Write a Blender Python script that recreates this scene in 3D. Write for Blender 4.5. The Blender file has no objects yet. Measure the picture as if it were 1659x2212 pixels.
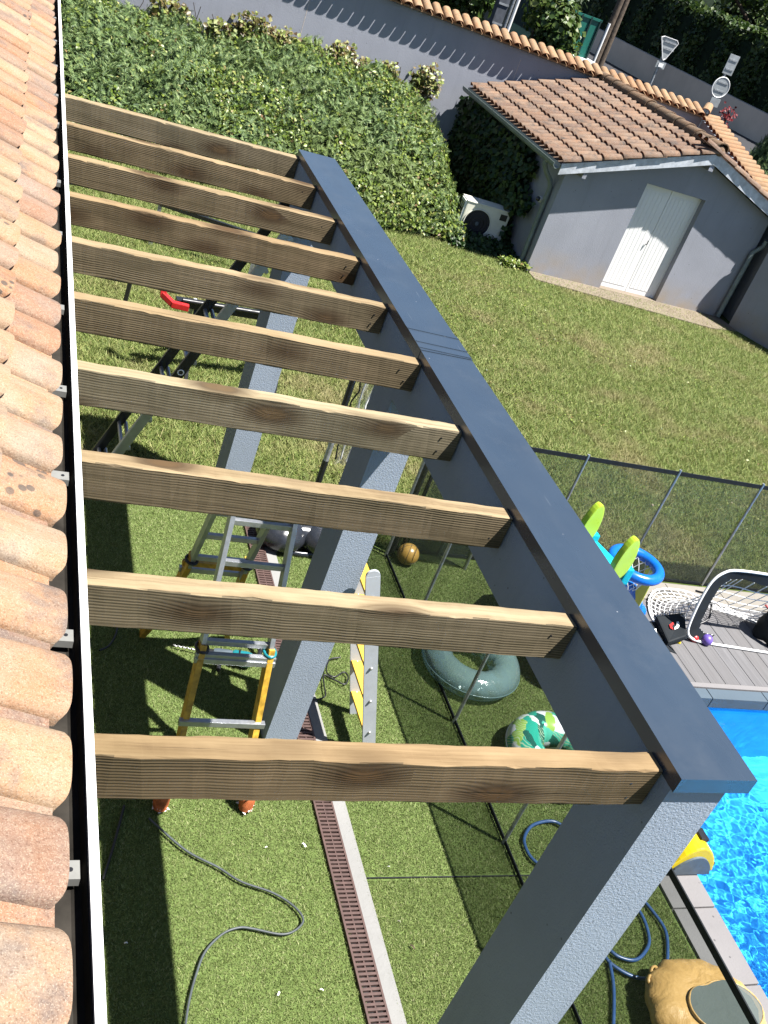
import bpy, bmesh, math, random
import numpy as np
from mathutils import Vector, Matrix

random.seed(7)
RNG = np.random.default_rng(11)
SC = bpy.context.scene
COL = SC.collection

# ------------------------------------------------------------------ camera, sky, sun, exposure
RC = np.array([0.914120, -0.252559, 0.317172, 0.117853, -0.582987, -0.803888, 0.387936, 0.772230, -0.503156]).reshape(3, 3)
FPX, PW, PH, CAMZ = 2216.49, 1659.0, 2212.0, 4.84
cam_d = bpy.data.cameras.new('camera')
cam = bpy.data.objects.new('camera', cam_d); COL.objects.link(cam)
m = Matrix.Identity(4)
for i in range(3):
    m[i][0], m[i][1], m[i][2] = RC[0][i], -RC[1][i], -RC[2][i]
m[0][3], m[1][3], m[2][3] = 0, 0, CAMZ
cam.matrix_world = m
cam_d.sensor_fit = 'VERTICAL'; cam_d.sensor_height = 36.0; cam_d.sensor_width = 27.0
cam_d.lens = FPX / PH * 36.0
cam_d.clip_start = 0.05; cam_d.clip_end = 600
SC.camera = cam

SUN = Vector((0.36, -0.265, 1.0)).normalized()
world = bpy.data.worlds.new('World'); SC.world = world; world.use_nodes = True
wn = world.node_tree.nodes; wl = world.node_tree.links
sky = wn.new('ShaderNodeTexSky'); sky.sky_type = 'NISHITA'; sky.sun_disc = False
sky.sun_elevation = math.asin(SUN.z); sky.sun_rotation = math.atan2(SUN.x, SUN.y)
sky.air_density = 0.75; sky.dust_density = 0.3; sky.ozone_density = 1.0
wn['Background'].inputs['Strength'].default_value = 0.05
wl.new(sky.outputs[0], wn['Background'].inputs['Color'])
sun_d = bpy.data.lights.new('sun', 'SUN'); sun_d.energy = 5.0; sun_d.angle = math.radians(0.53); sun_d.color = (1.0, 0.965, 0.91)
sun = bpy.data.objects.new('sun', sun_d); COL.objects.link(sun)
sun.rotation_euler = (-SUN).to_track_quat('-Z', 'Y').to_euler(); sun.location = SUN * 40
SC.view_settings.view_transform = 'Standard'; SC.view_settings.look = 'None'
SC.view_settings.exposure = 1.85; SC.view_settings.gamma = 1.0; SC.view_settings.use_curve_mapping = False
SC.render.engine = 'CYCLES'
SC.cycles.max_bounces = 8; SC.cycles.transparent_max_bounces = 16

# ------------------------------------------------------------------ pixel -> place in the world (photograph measured at 1659 x 2212)
def ray(px, py):
    v = np.array([px - PW / 2, py - PH / 2, FPX]); return RC.T @ v
def gz(px, py, z=0.0):
    d = ray(px, py); d = d * (z - CAMZ) / d[2]; return Vector((d[0], d[1], z))
def gy(px, py, y):
    d = ray(px, py); d = d * y / d[1]; return Vector((d[0], y, d[2] + CAMZ))
def gx(px, py, x):
    d = ray(px, py); d = d * x / d[0]; return Vector((x, d[1], d[2] + CAMZ))
K = 1659 / 3024

# ------------------------------------------------------------------ materials
ALB = 0.60     # every colour below is written as it looks in the bright picture; this takes it to its real albedo
class NT:
    def __init__(s, name):
        s.m = bpy.data.materials.new(name); s.m.use_nodes = True
        s.n = s.m.node_tree.nodes; s.l = s.m.node_tree.links
        s.b = s.n['Principled BSDF']; s.out = s.n['Material Output']
    def new(s, t, **kw):
        n = s.n.new('ShaderNode' + t)
        for k, v in kw.items(): setattr(n, k, v)
        return n
    def link(s, a, b): s.l.new(a, b)
    def put(s, sock, v):
        if isinstance(v, bpy.types.NodeSocket): s.l.new(v, sock)
        else: sock.default_value = v
    def coord(s, which='Object'):
        return s.new('TexCoord').outputs[which]
    def rnd(s):
        return s.new('ObjectInfo').outputs['Random']
    def island(s):
        return s.new('NewGeometry').outputs['Random Per Island']
    def math(s, op, a, b=0.0, clamp=False):
        n = s.new('Math', operation=op, use_clamp=clamp); s.put(n.inputs[0], a); s.put(n.inputs[1], b); return n.outputs[0]
    def vmath(s, op, a, b):
        n = s.new('VectorMath', operation=op); s.put(n.inputs[0], a); s.put(n.inputs[1], b); return n.outputs[0]
    def shifted(s, co, k=37.0):
        c = s.new('CombineXYZ'); r = s.rnd()
        for i, f in enumerate((k, k * 1.7, k * 0.6)): s.put(c.inputs[i], s.math('MULTIPLY', r, f))
        return s.vmath('ADD', co, c.outputs[0])
    def scale(s, co, v):
        return s.vmath('MULTIPLY', co, v)
    def noise(s, co, sc, det=4, rough=0.55, dist=0.0):
        n = s.new('TexNoise'); s.link(co, n.inputs['Vector']); n.inputs['Scale'].default_value = sc
        n.inputs['Detail'].default_value = det; n.inputs['Roughness'].default_value = rough; n.inputs['Distortion'].default_value = dist
        return n.outputs[0]
    def voro(s, co, sc, feature='F1'):
        n = s.new('TexVoronoi', feature=feature); s.link(co, n.inputs['Vector']); n.inputs['Scale'].default_value = sc
        return n
    def ramp(s, f, stops, interp='LINEAR'):
        n = s.new('ValToRGB'); s.put(n.inputs[0], f); e = n.color_ramp.elements; n.color_ramp.interpolation = interp
        while len(e) < len(stops): e.new(0.5)
        for el, (p, c) in zip(e, stops):
            el.position = p; el.color = (*[ALB * x for x in c[:3]], 1)
        return n.outputs[0]
    def mix(s, f, a, b, mode='MIX'):
        if mode == 'MIX': a, b = [tuple(ALB * x for x in q) if isinstance(q, tuple) else q for q in (a, b)]
        n = s.new('Mix', data_type='RGBA', blend_type=mode); s.put(n.inputs[0], f)
        s.put(n.inputs[6], (*a, 1) if isinstance(a, tuple) else a); s.put(n.inputs[7], (*b, 1) if isinstance(b, tuple) else b)
        return n.outputs[2]
    def remap(s, v, a, b, c=0.0, d=1.0):
        n = s.new('MapRange'); s.put(n.inputs[0], v)
        for i, x in zip((1, 2, 3, 4), (a, b, c, d)): n.inputs[i].default_value = x
        return n.outputs[0]
    def bump(s, h, strength=0.3, dist=0.01, normal=None):
        n = s.new('Bump'); s.put(n.inputs['Height'], h); n.inputs['Strength'].default_value = strength; n.inputs['Distance'].default_value = dist
        if normal is not None: s.link(normal, n.inputs['Normal'])
        return n.outputs[0]
    def fin(s, col=None, rough=0.6, spec=0.4, metal=0.0, normal=None):
        if col is not None: s.put(s.b.inputs['Base Color'], (*[ALB * x for x in col], 1) if isinstance(col, tuple) else col)
        s.put(s.b.inputs['Roughness'], rough); s.b.inputs['Specular IOR Level'].default_value = spec; s.b.inputs['Metallic'].default_value = metal
        if normal is not None: s.link(normal, s.b.inputs['Normal'])
        return s.m

def plain(name, col, rough=0.5, spec=0.4, metal=0.0, vary=0.12, sc=9.0, bump=0.0):
    t = NT(name); co = t.shifted(t.coord()); n = t.noise(co, sc, 5)
    lo = tuple(c * (1 - vary) for c in col); hi = tuple(min(1, c * (1 + vary)) for c in col)
    c = t.ramp(n, [(0.3, lo), (0.7, hi)])
    r = t.remap(t.noise(co, sc * 2.3, 3), 0.3, 0.7, max(0.03, rough - 0.08), min(1, rough + 0.08))
    nb = t.bump(t.noise(co, sc * 14, 3), bump, 0.004) if bump else None
    return t.fin(c, r, spec, metal, nb)

MT = {}
def wood(name, stops, tint, a0, a1):
    t = NT(name); co0 = t.coord(); co = t.shifted(co0, 23.0)
    kv = t.voro(t.scale(co, (2.6, 6.5, 6.5)), 1.0); kd = kv.outputs['Distance']      # knots: cells stretched along the beam
    sep = t.new('SeparateColor'); t.link(kv.outputs['Color'], sep.inputs[0]); on = t.math('GREATER_THAN', sep.outputs[0], 0.35)
    kn = t.math('MULTIPLY', t.remap(kd, 0.06, 0.50, 1.0, 0.0), on)
    warp = t.math('MULTIPLY', t.math('POWER', kn, 2.0), 0.035)
    wav = t.noise(t.scale(co, (0.55, 4, 4)), 1.3, 2)
    sx = t.new('SeparateXYZ'); t.link(co0, sx.inputs[0])
    r = t.rnd()
    py = t.math('ADD', sx.outputs[1], t.math('SUBTRACT', t.math('MULTIPLY', r, 0.12), 0.10))
    pz = t.math('ADD', sx.outputs[2], t.math('ADD', t.math('MULTIPLY', t.math('FRACT', t.math('MULTIPLY', r, 7.3)), 0.22), 0.05))
    d = t.math('SQRT', t.math('ADD', t.math('MULTIPLY', py, py), t.math('MULTIPLY', pz, pz)))
    d = t.math('ADD', d, t.math('MULTIPLY', t.math('SUBTRACT', wav, 0.5), 0.022)); d = t.math('ADD', d, warp)
    wob = t.noise(t.scale(co, (0.5, 10, 10)), 1.0, 2)
    rings = t.math('ADD', t.math('MULTIPLY', t.math('SINE', t.math('ADD', t.math('MULTIPLY', d, 600.0), t.math('MULTIPLY', wob, 7.0))), 0.5), 0.5)
    rings = t.math('POWER', rings, 0.75)
    fine = t.noise(t.scale(co, (2.2, 130, 130)), 1.0, 6, 0.7)
    blot = t.noise(t.scale(co, (1.6, 7, 9)), 1.0, 6, 0.65)
    saw = t.noise(t.scale(co, (150, 5, 3)), 1.0, 2)
    amp = t.remap(t.noise(t.scale(co, (0.7, 9, 9)), 1.0, 3), 0.32, 0.68, a0, a1)
    g = t.math('ADD', t.math('MULTIPLY', rings, amp), t.math('MULTIPLY', fine, t.math('SUBTRACT', 1.0, amp)))
    c = t.ramp(g, stops)
    c = t.mix(t.remap(blot, 0.40, 0.68, 0.0, 0.7), c, t.mix(1.0, c, tint, 'MULTIPLY'))
    c = t.mix(t.remap(saw, 0.60, 0.76, 0.0, 0.20), c, (0.42, 0.34, 0.22))
    halo = t.math('MULTIPLY', t.remap(kd, 0.20, 0.47, 0.9, 0.0), on)
    c = t.mix(halo, c, (0.075, 0.05, 0.026))
    heart = t.math('MULTIPLY', t.remap(kd, 0.13, 0.20, 0.75, 0.0), on)
    c = t.mix(heart, c, (0.13, 0.085, 0.04))
    c = t.mix(t.remap(r, 0, 1, 0.0, 0.8), c, t.mix(1.0, c, (0.74, 0.58, 0.44), 'MULTIPLY'))
    big = t.noise(t.scale(co, (1.1, 3.5, 3.5)), 1.0, 5, 0.6); c = t.mix(t.remap(big, 0.5, 0.72, 0.0, 0.6), c, t.mix(1.0, c, (0.58, 0.60, 0.56), 'MULTIPLY'))
    crack = t.noise(t.scale(co, (1.0, 60, 60)), 1.0, 2)
    c = t.mix(t.remap(crack, 0.69, 0.74, 0.0, 0.85), c, (0.035, 0.022, 0.012))
    h = t.math('SUBTRACT', g, t.remap(crack, 0.68, 0.76, 0.0, 1.5))
    return t.fin(c, 0.85, 0.2, 0, t.bump(h, 0.45, 0.003))
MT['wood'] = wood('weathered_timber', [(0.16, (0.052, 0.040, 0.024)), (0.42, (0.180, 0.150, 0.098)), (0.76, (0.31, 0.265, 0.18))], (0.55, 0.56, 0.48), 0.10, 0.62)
MT['wood_top'] = wood('sunlit_timber_top', [(0.16, (0.18, 0.135, 0.08)), (0.42, (0.35, 0.285, 0.18)), (0.74, (0.46, 0.39, 0.255))], (0.72, 0.68, 0.60), 0.06, 0.34)  # tops coloured paler than the sides, adding to the sun's contrast
def render_coat(name, col, grain=95.0, strength=0.55, stain=None, pits=0.6):
    t = NT(name); co = t.coord()
    big = t.noise(co, 1.1, 6); fi = t.noise(co, grain, 3, 0.6, 0.6); sp = t.noise(co, 7, 5, 0.7)
    c = t.ramp(big, [(0.3, tuple(x * 0.92 for x in col)), (0.7, tuple(x * 1.06 for x in col))])
    c = t.mix(t.remap(sp, 0.58, 0.8, 0, 0.28), c, tuple(x * 0.75 for x in col))
    run = t.noise(t.scale(co, (9, 9, 0.7)), 1.0, 5, 0.6); c = t.mix(t.remap(run, 0.54, 0.72, 0, 0.30), c, tuple(x * 0.72 for x in col)); dst = t.noise(co, 0.55, 4); c = t.mix(t.remap(dst, 0.45, 0.7, 0, 0.25), c, tuple(min(1, x * 1.2) for x in col))
    if stain:
        sx = t.new('SeparateXYZ'); t.link(co, sx.inputs[0])
        f = t.math('MULTIPLY', t.remap(sx.outputs[2], 0.05, 0.55, 0.75, 0.0), t.remap(t.noise(co, 3.0, 5), 0.3, 0.65))
        c = t.mix(f, c, stain)
    hole = t.voro(co, grain * 0.1); pit = t.remap(hole.outputs['Distance'], 0.03, 0.06, 1.0, 0.0)
    c = t.mix(t.math('MULTIPLY', pit, pits), c, (0.03, 0.03, 0.035))
    return t.fin(c, 0.92, 0.25, 0, t.bump(fi, strength, 0.006))
MT['post'] = render_coat('grey_render', (0.355, 0.415, 0.50), 110, 0.6)
MT['wall'] = render_coat('grey_wall_render', (0.36, 0.375, 0.43), 60, 0.5, (0.42, 0.33, 0.22))
MT['house'] = render_coat('house_render', (0.30, 0.28, 0.26), 60, 0.5)

def anthracite():
    t = NT('anthracite_powder_coat'); co = t.coord()
    n = t.noise(co, 2.0, 4); sm = t.noise(t.scale(co, (3, 1, 3)), 3, 4)
    c = t.ramp(n, [(0.3, (0.030, 0.047, 0.072)), (0.7, (0.037, 0.057, 0.085))])
    du = t.noise(co, 3.5, 6, 0.7); c = t.mix(t.remap(du, 0.52, 0.75, 0, 0.35), c, (0.075, 0.09, 0.11)); scr_ = t.noise(t.scale(co, (60, 3, 3)), 1.0, 2); c = t.mix(t.remap(scr_, 0.74, 0.78, 0, 0.25), c, (0.2, 0.23, 0.26))
    sp = t.voro(co, 9.0); dot = t.remap(sp.outputs['Distance'], 0.02, 0.035, 1.0, 0.0)
    c = t.mix(t.math('MULTIPLY', dot, 0.8), c, (0.3, 0.32, 0.35))
    return t.fin(c, t.remap(sm, 0.3, 0.7, 0.24, 0.34), 0.9, 0.0, t.bump(t.noise(t.scale(co, (3, 1, 1)), 2.2, 2), 0.12, 0.01))
MT['cap'] = anthracite()

def tile(name, stops, lich=0.5, grey=(0.17, 0.155, 0.14)):
    t = NT(name); co = t.shifted(t.coord(), 61.0)
    base = t.ramp(t.rnd(), stops)
    bl = t.noise(co, 9, 6, 0.6); sp = t.noise(co, 95, 4, 0.75); gr = t.noise(co, 240, 3, 0.6)
    c = t.mix(t.remap(bl, 0.35, 0.72), base, t.mix(1.0, base, (1.08, 0.82, 0.62), 'MULTIPLY'))
    c = t.mix(t.remap(sp, 0.5, 0.72, 0, 0.45), c, (0.47, 0.385, 0.28))
    dk = t.noise(co, 5.5, 6, 0.7)
    c = t.mix(t.math('MULTIPLY', t.remap(dk, 0.52, 0.68), lich), c, grey)
    c = t.mix(t.remap(gr, 0.52, 0.68, 0, 0.75), c, t.mix(1.0, c, (0.55, 0.47, 0.43), 'MULTIPLY'))
    g3 = t.noise(co, 420, 2, 0.5); c = t.mix(t.remap(g3, 0.55, 0.7, 0, 0.5), c, (0.52, 0.45, 0.35))
    st_ = t.noise(t.scale(co, (2.0, 16, 16)), 1.0, 4); c = t.mix(t.remap(st_, 0.5, 0.75, 0, 0.45), c, t.mix(1.0, c, (0.70, 0.58, 0.5), 'MULTIPLY'))
    bs = t.voro(co, 26); big = t.noise(co, 2.6, 2)
    lf = t.math('MULTIPLY', t.remap(bs.outputs['Distance'], 0.25, 0.32, 1, 0), t.remap(big, 0.62, 0.68))
    c = t.mix(t.math('MULTIPLY', lf, 0.8), c, (0.07, 0.065, 0.06))
    nb = t.bump(t.noise(co, 14, 4, 0.6), 0.5, 0.012)
    return t.fin(c, 0.88, 0.2, 0, t.bump(t.math('ADD', sp, t.math('MULTIPLY', gr, 0.6)), 0.6, 0.003, nb))
MT['tile'] = tile('buff_terracotta', [(0.0, (0.34, 0.225, 0.145)), (0.2, (0.37, 0.275, 0.185)), (0.4, (0.33, 0.19, 0.115)), (0.6, (0.25, 0.18, 0.145)), (0.8, (0.37, 0.285, 0.19)), (1.0, (0.28, 0.205, 0.165))], 0.85, (0.165, 0.13, 0.115))
MT['shed_tile'] = tile('old_terracotta', [(0.0, (0.19, 0.125, 0.095)), (0.3, (0.25, 0.18, 0.135)), (0.6, (0.15, 0.105, 0.09)), (0.8, (0.22, 0.145, 0.105)), (1.0, (0.29, 0.215, 0.165))], 1.0, (0.085, 0.07, 0.063))
MT['ridge'] = tile('mossy_ridge_clay', [(0.0, (0.13, 0.09, 0.06)), (0.5, (0.17, 0.115, 0.075)), (1.0, (0.20, 0.13, 0.08))], 0.8, (0.08, 0.07, 0.05))
MT['coping_tile'] = tile('pale_terracotta', [(0.0, (0.34, 0.225, 0.13)), (0.4, (0.39, 0.275, 0.165)), (0.7, (0.34, 0.21, 0.12)), (1.0, (0.33, 0.245, 0.155))], 0.4, (0.20, 0.15, 0.10))
MT['tile_edge'] = plain('fired_clay', (0.30, 0.095, 0.045), 0.8, 0.2, vary=0.3, sc=40)

MT['white_metal'] = plain('white_aluminium', (1.10, 1.10, 1.08), 0.4, 0.5, vary=0.04)
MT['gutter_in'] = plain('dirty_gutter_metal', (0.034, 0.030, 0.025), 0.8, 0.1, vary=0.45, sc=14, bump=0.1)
MT['bracket'] = plain('bracket_aluminium', (0.24, 0.24, 0.225), 0.45, 0.5, vary=0.08, sc=30)
MT['black'] = plain('black_plastic', (0.012, 0.012, 0.014), 0.42, 0.5, vary=0.3)
MT['black_metal'] = plain('black_lacquer_and_shade', (0.015, 0.016, 0.018), 0.35, 0.5, vary=0.3)
MT['gloss_black'] = plain('glossy_black_plastic', (0.022, 0.025, 0.032), 0.24, 0.6, vary=0.2)
MT['alu'] = plain('ladder_aluminium', (0.55, 0.57, 0.60), 0.36, 0.5, 0.75, vary=0.12, sc=18)
MT['galv'] = plain('galvanised_steel', (0.50, 0.52, 0.54), 0.42, 0.5, 0.6, vary=0.35, sc=26)
MT['yellow_fibre'] = plain('worn_yellow_fibreglass', (0.56, 0.33, 0.035), 0.5, 0.4, vary=0.4, sc=26, bump=0.2)
MT['orange_rag'] = plain('orange_rag', (0.52, 0.15, 0.055), 0.9, 0.1, vary=0.4, sc=30, bump=0.5)
MT['white_rag'] = plain('frayed_white_cloth', (1.10, 1.10, 1.08), 0.9, 0.1, vary=0.15, sc=40)
MT['grey_paint'] = plain('pale_grey_paint', (0.55, 0.58, 0.62), 0.5, 0.4, vary=0.07)
MT['white_paint'] = plain('white_paint', (1.10, 1.10, 1.08), 0.5, 0.4, vary=0.07)
MT['tread'] = plain('yellow_tread', (0.72, 0.45, 0.06), 0.55, 0.3, vary=0.12)
MT['teal'] = plain('teal_tool_plastic', (0.01, 0.22, 0.26), 0.4, 0.5, vary=0.15)
MT['steel'] = plain('bright_steel', (0.65, 0.65, 0.63), 0.3, 0.5, 0.7, vary=0.1)
MT['red'] = plain('red_plastic', (0.52, 0.018, 0.018), 0.4, 0.5, vary=0.12)
MT['dark_red'] = plain('dark_red_petal', (0.16, 0.008, 0.012), 0.6, 0.3, vary=0.2)
MT['red_fabric'] = plain('red_strap', (0.50, 0.10, 0.10), 0.8, 0.2, vary=0.12)
MT['orange'] = plain('orange_plastic', (0.60, 0.15, 0.05), 0.4, 0.5, vary=0.1)
MT['blue'] = plain('blue_plastic', (0.006, 0.16, 0.66), 0.28, 0.5, vary=0.08)
MT['turq'] = plain('turquoise_plastic', (0.01, 0.50, 0.62), 0.35, 0.5, vary=0.05)
MT['lime'] = plain('lime_plastic', (0.46, 0.68, 0.04), 0.35, 0.5, vary=0.05)
MT['lemon'] = plain('yellow_green_plastic', (0.64, 0.66, 0.08), 0.4, 0.5, vary=0.05)
MT['yellow'] = plain('yellow_plastic', (0.82, 0.62, 0.01), 0.35, 0.5, vary=0.06)
MT['slate'] = plain('grey_blue_rubber', (0.10, 0.13, 0.16), 0.5, 0.4, vary=0.2)
MT['purple'] = plain('purple_rubber', (0.15, 0.09, 0.42), 0.4, 0.5, vary=0.15)
MT['net'] = plain('white_net_cord', (1.10, 1.10, 1.08), 0.8, 0.2, vary=0.06)
MT['navy'] = plain('dark_blue_fascia', (0.055, 0.085, 0.15), 0.5, 0.4, vary=0.35, sc=14)
MT['zinc'] = plain('flashing_zinc', (0.62, 0.66, 0.72), 0.5, 0.4, 0.0, vary=0.25, sc=10)
MT['door'] = plain('white_door_paint', (1.10, 1.10, 1.08), 0.5, 0.4, vary=0.05, sc=3)
MT['dpipe'] = plain('grey_green_pipe', (0.20, 0.24, 0.23), 0.45, 0.4, vary=0.15)
MT['ac'] = plain('cream_casing', (0.95, 0.92, 0.78), 0.5, 0.4, vary=0.06)
MT['acfan'] = plain('fan_recess', (0.008, 0.008, 0.02), 0.5, 0.4, vary=0.2)
MT['cable'] = plain('dark_rubber_cable', (0.07, 0.085, 0.09), 0.5, 0.4, vary=0.2)
MT['hose'] = plain('blue_hose', (0.03, 0.085, 0.23), 0.35, 0.5, vary=0.15)
MT['concrete'] = render_coat('pale_concrete', (0.27, 0.268, 0.26), 26, 0.7, None, 0.0)
MT['slab'] = render_coat('weathered_slab', (0.24, 0.195, 0.15), 30, 0.4, None, 0.0)
MT['pad'] = render_coat('beige_pad', (0.27, 0.25, 0.22), 30, 0.4, None, 0.0)
MT['coping'] = render_coat('grey_coping_stone', (0.235, 0.225, 0.228), 60, 0.4)
MT['coping_b'] = render_coat('blue_grey_coping', (0.095, 0.13, 0.165), 60, 0.3)
MT['retain'] = render_coat('retaining_concrete', (0.78, 0.66, 0.55), 14, 0.8, None, 0.0)
MT['tarmac'] = render_coat('tarmac', (0.045, 0.045, 0.05), 60, 0.6)
MT['soil'] = render_coat('dark_soil', (0.045, 0.035, 0.022), 20, 0.8)
MT['pole_wood'] = plain('weathered_pole_timber', (0.13, 0.10, 0.075), 0.85, 0.2, vary=0.4, sc=14, bump=0.4)
MT['pole_conc'] = plain('dark_pole_concrete', (0.09, 0.10, 0.12), 0.8, 0.2, vary=0.3, sc=8, bump=0.2)
MT['sign_back'] = plain('sign_back_aluminium', (0.46, 0.49, 0.50), 0.45, 0.5, 0.5, vary=0.15, sc=6)
MT['green_metal'] = plain('green_sheet_metal', (0.012, 0.16, 0.12), 0.45, 0.4, vary=0.12)
MT['dark_green'] = plain('dark_green_rib', (0.006, 0.03, 0.028), 0.5, 0.4, vary=0.12)
MT['grate'] = plain('brown_grate_plastic', (0.10, 0.06, 0.052), 0.6, 0.3, vary=0.2, sc=30)
MT['bark'] = plain('bark', (0.07, 0.05, 0.035), 0.9, 0.2, vary=0.4, sc=12, bump=0.6)
MT['wheel_blue'] = plain('pale_blue_fabric', (0.22, 0.45, 0.60), 0.7, 0.2, vary=0.2)
MT['fringe'] = plain('dark_net_band', (0.012, 0.016, 0.02), 0.7, 0.2, vary=0.2)

def decking():
    t = NT('grey_composite_board'); co = t.shifted(t.coord(), 19)
    g = t.noise(t.scale(co, (60, 2.0, 60)), 1.0, 5, 0.6); r = t.rnd()
    c = t.ramp(g, [(0.3, (0.125, 0.123, 0.128)), (0.7, (0.185, 0.182, 0.19))])
    c = t.mix(t.remap(r, 0, 1, 0, 0.3), c, (0.13, 0.12, 0.115))
    return t.fin(c, 0.75, 0.3, 0, t.bump(g, 0.25, 0.003))
MT['deck'] = decking()

def blades(name, stops, patch, patch_col, psc=0.9, rough=0.65, trans=0.25):
    t = NT(name); isl = t.island(); co = t.coord()
    c = t.ramp(isl, stops)
    n = t.noise(co, psc, 5, 0.6)
    c = t.mix(t.remap(n, 0.50, 0.64, 0, patch), c, patch_col)
    n2 = t.noise(co, psc * 4, 3)
    c = t.mix(t.remap(n2, 0.3, 0.7, 0, 0.35), c, t.mix(1.0, c, (0.62, 0.72, 0.6), 'MULTIPLY'))
    t.fin(c, rough, 0.3)
    tr = t.new('BsdfTranslucent'); t.link(c, tr.inputs[0])
    mx = t.new('MixShader'); mx.inputs[0].default_value = trans
    t.link(t.b.outputs[0], mx.inputs[1]); t.link(tr.outputs[0], mx.inputs[2]); t.link(mx.outputs[0], t.out.inputs[0])
    return t.m
MT['turf_blade'] = blades('artificial_grass_blade', [(0.0, (0.12, 0.165, 0.04)), (0.35, (0.245, 0.315, 0.09)), (0.7, (0.36, 0.44, 0.15)), (0.9, (0.46, 0.52, 0.22)), (1.0, (0.55, 0.54, 0.30))], 0.25, (0.22, 0.29, 0.09), 1.2)
MT['lawn_blade'] = blades('lawn_grass_blade', [(0.0, (0.10, 0.15, 0.03)), (0.4, (0.25, 0.32, 0.075)), (0.75, (0.40, 0.45, 0.15)), (0.93, (0.38, 0.36, 0.13)), (1.0, (0.48, 0.41, 0.20))], 0.75, (0.42, 0.35, 0.17), 0.75)
MT['turf'] = plain('artificial_turf_base', (0.12, 0.17, 0.05), 0.9, 0.1, vary=0.3, sc=30, bump=0.4)
MT['lawn'] = plain('lawn_base', (0.09, 0.125, 0.03), 0.95, 0.1, vary=0.35, sc=6, bump=0.4)
MT['conifer'] = blades('juniper_spray', [(0.0, (0.06, 0.11, 0.04)), (0.5, (0.145, 0.23, 0.08)), (0.85, (0.24, 0.34, 0.115)), (1.0, (0.36, 0.42, 0.15))], 0.5, (0.24, 0.30, 0.07), 0.6, 0.6, 0.2)
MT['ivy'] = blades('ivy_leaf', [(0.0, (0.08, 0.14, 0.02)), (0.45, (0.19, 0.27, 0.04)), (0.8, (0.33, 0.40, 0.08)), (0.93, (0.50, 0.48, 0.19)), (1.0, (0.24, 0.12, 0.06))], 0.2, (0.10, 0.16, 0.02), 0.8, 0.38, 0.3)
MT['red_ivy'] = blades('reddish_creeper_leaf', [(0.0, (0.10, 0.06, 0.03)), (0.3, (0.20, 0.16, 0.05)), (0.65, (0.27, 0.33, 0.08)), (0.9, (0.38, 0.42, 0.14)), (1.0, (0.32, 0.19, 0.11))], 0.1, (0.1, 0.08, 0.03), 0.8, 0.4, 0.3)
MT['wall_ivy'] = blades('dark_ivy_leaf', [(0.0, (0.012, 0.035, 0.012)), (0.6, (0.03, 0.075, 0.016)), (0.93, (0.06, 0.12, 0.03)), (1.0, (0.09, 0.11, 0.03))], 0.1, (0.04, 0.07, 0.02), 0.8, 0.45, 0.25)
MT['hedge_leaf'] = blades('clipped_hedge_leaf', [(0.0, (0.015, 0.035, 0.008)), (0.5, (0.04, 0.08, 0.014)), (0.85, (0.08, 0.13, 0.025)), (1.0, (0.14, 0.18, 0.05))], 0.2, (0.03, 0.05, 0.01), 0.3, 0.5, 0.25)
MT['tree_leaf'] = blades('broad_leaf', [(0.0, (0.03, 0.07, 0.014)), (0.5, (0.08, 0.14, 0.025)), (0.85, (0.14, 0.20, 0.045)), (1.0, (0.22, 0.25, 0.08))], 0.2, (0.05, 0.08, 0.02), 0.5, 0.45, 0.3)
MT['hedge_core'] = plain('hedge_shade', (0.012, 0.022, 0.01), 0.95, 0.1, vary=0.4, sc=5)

def mesh_fabric():
    t = NT('safety_mesh'); co = t.coord()
    n = t.noise(co, 2.5, 3)
    c = t.ramp(n, [(0.3, (0.02, 0.028, 0.025)), (0.7, (0.045, 0.058, 0.052))])
    t.fin(c, 0.6, 0.4)
    ge = t.new('NewGeometry'); dp = t.new('VectorMath', operation='DOT_PRODUCT'); t.link(ge.outputs['Normal'], dp.inputs[0]); t.link(ge.outputs['Incoming'], dp.inputs[1])
    cs = t.math('MAXIMUM', t.math('ABSOLUTE', dp.outputs['Value']), 0.08)
    kk = t.remap(t.noise(co, 1.3, 2), 0.3, 0.7, 0.33, 0.42)
    tr_f = t.math('SUBTRACT', 1.0, t.math('EXPONENT', t.math('MULTIPLY', t.math('DIVIDE', kk, cs), -1.0)))
    tr = t.new('BsdfTransparent'); tr.inputs[0].default_value = (0.92, 0.97, 0.95, 1)
    mx = t.new('MixShader'); t.link(tr_f, mx.inputs[0])
    t.link(tr.outputs[0], mx.inputs[1]); t.link(t.b.outputs[0], mx.inputs[2]); t.link(mx.outputs[0], t.out.inputs[0])
    return t.m
MT['mesh'] = mesh_fabric()

def vinyl(name, tint, op, rough=0.12):
    t = NT(name); co = t.coord(); n = t.noise(co, 22, 3, 0.5, 1.0)
    t.fin(tint, rough, 0.6, 0, t.bump(n, 0.35, 0.012))
    tr = t.new('BsdfTransparent'); tr.inputs[0].default_value = (*[0.5 + 0.5 * c for c in tint], 1)
    mx = t.new('MixShader'); mx.inputs[0].default_value = op
    t.link(tr.outputs[0], mx.inputs[1]); t.link(t.b.outputs[0], mx.inputs[2]); t.link(mx.outputs[0], t.out.inputs[0])
    return t.m
MT['clear_vinyl'] = vinyl('clear_teal_vinyl', (0.30, 0.46, 0.47), 0.45)
MT['window_vinyl'] = vinyl('smoky_clear_vinyl', (0.15, 0.18, 0.17), 0.8, 0.15)
def canvas():
    t = NT('tan_vinyl'); co = t.coord(); n = t.noise(co, 6, 4, 0.5, 1.2); w = t.noise(co, 22, 3)
    c = t.ramp(n, [(0.3, (0.50, 0.30, 0.095)), (0.7, (0.64, 0.40, 0.145))])
    return t.fin(c, 0.45, 0.4, 0, t.bump(t.math('ADD', n, t.math('MULTIPLY', w, 0.3)), 0.6, 0.03))
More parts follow.
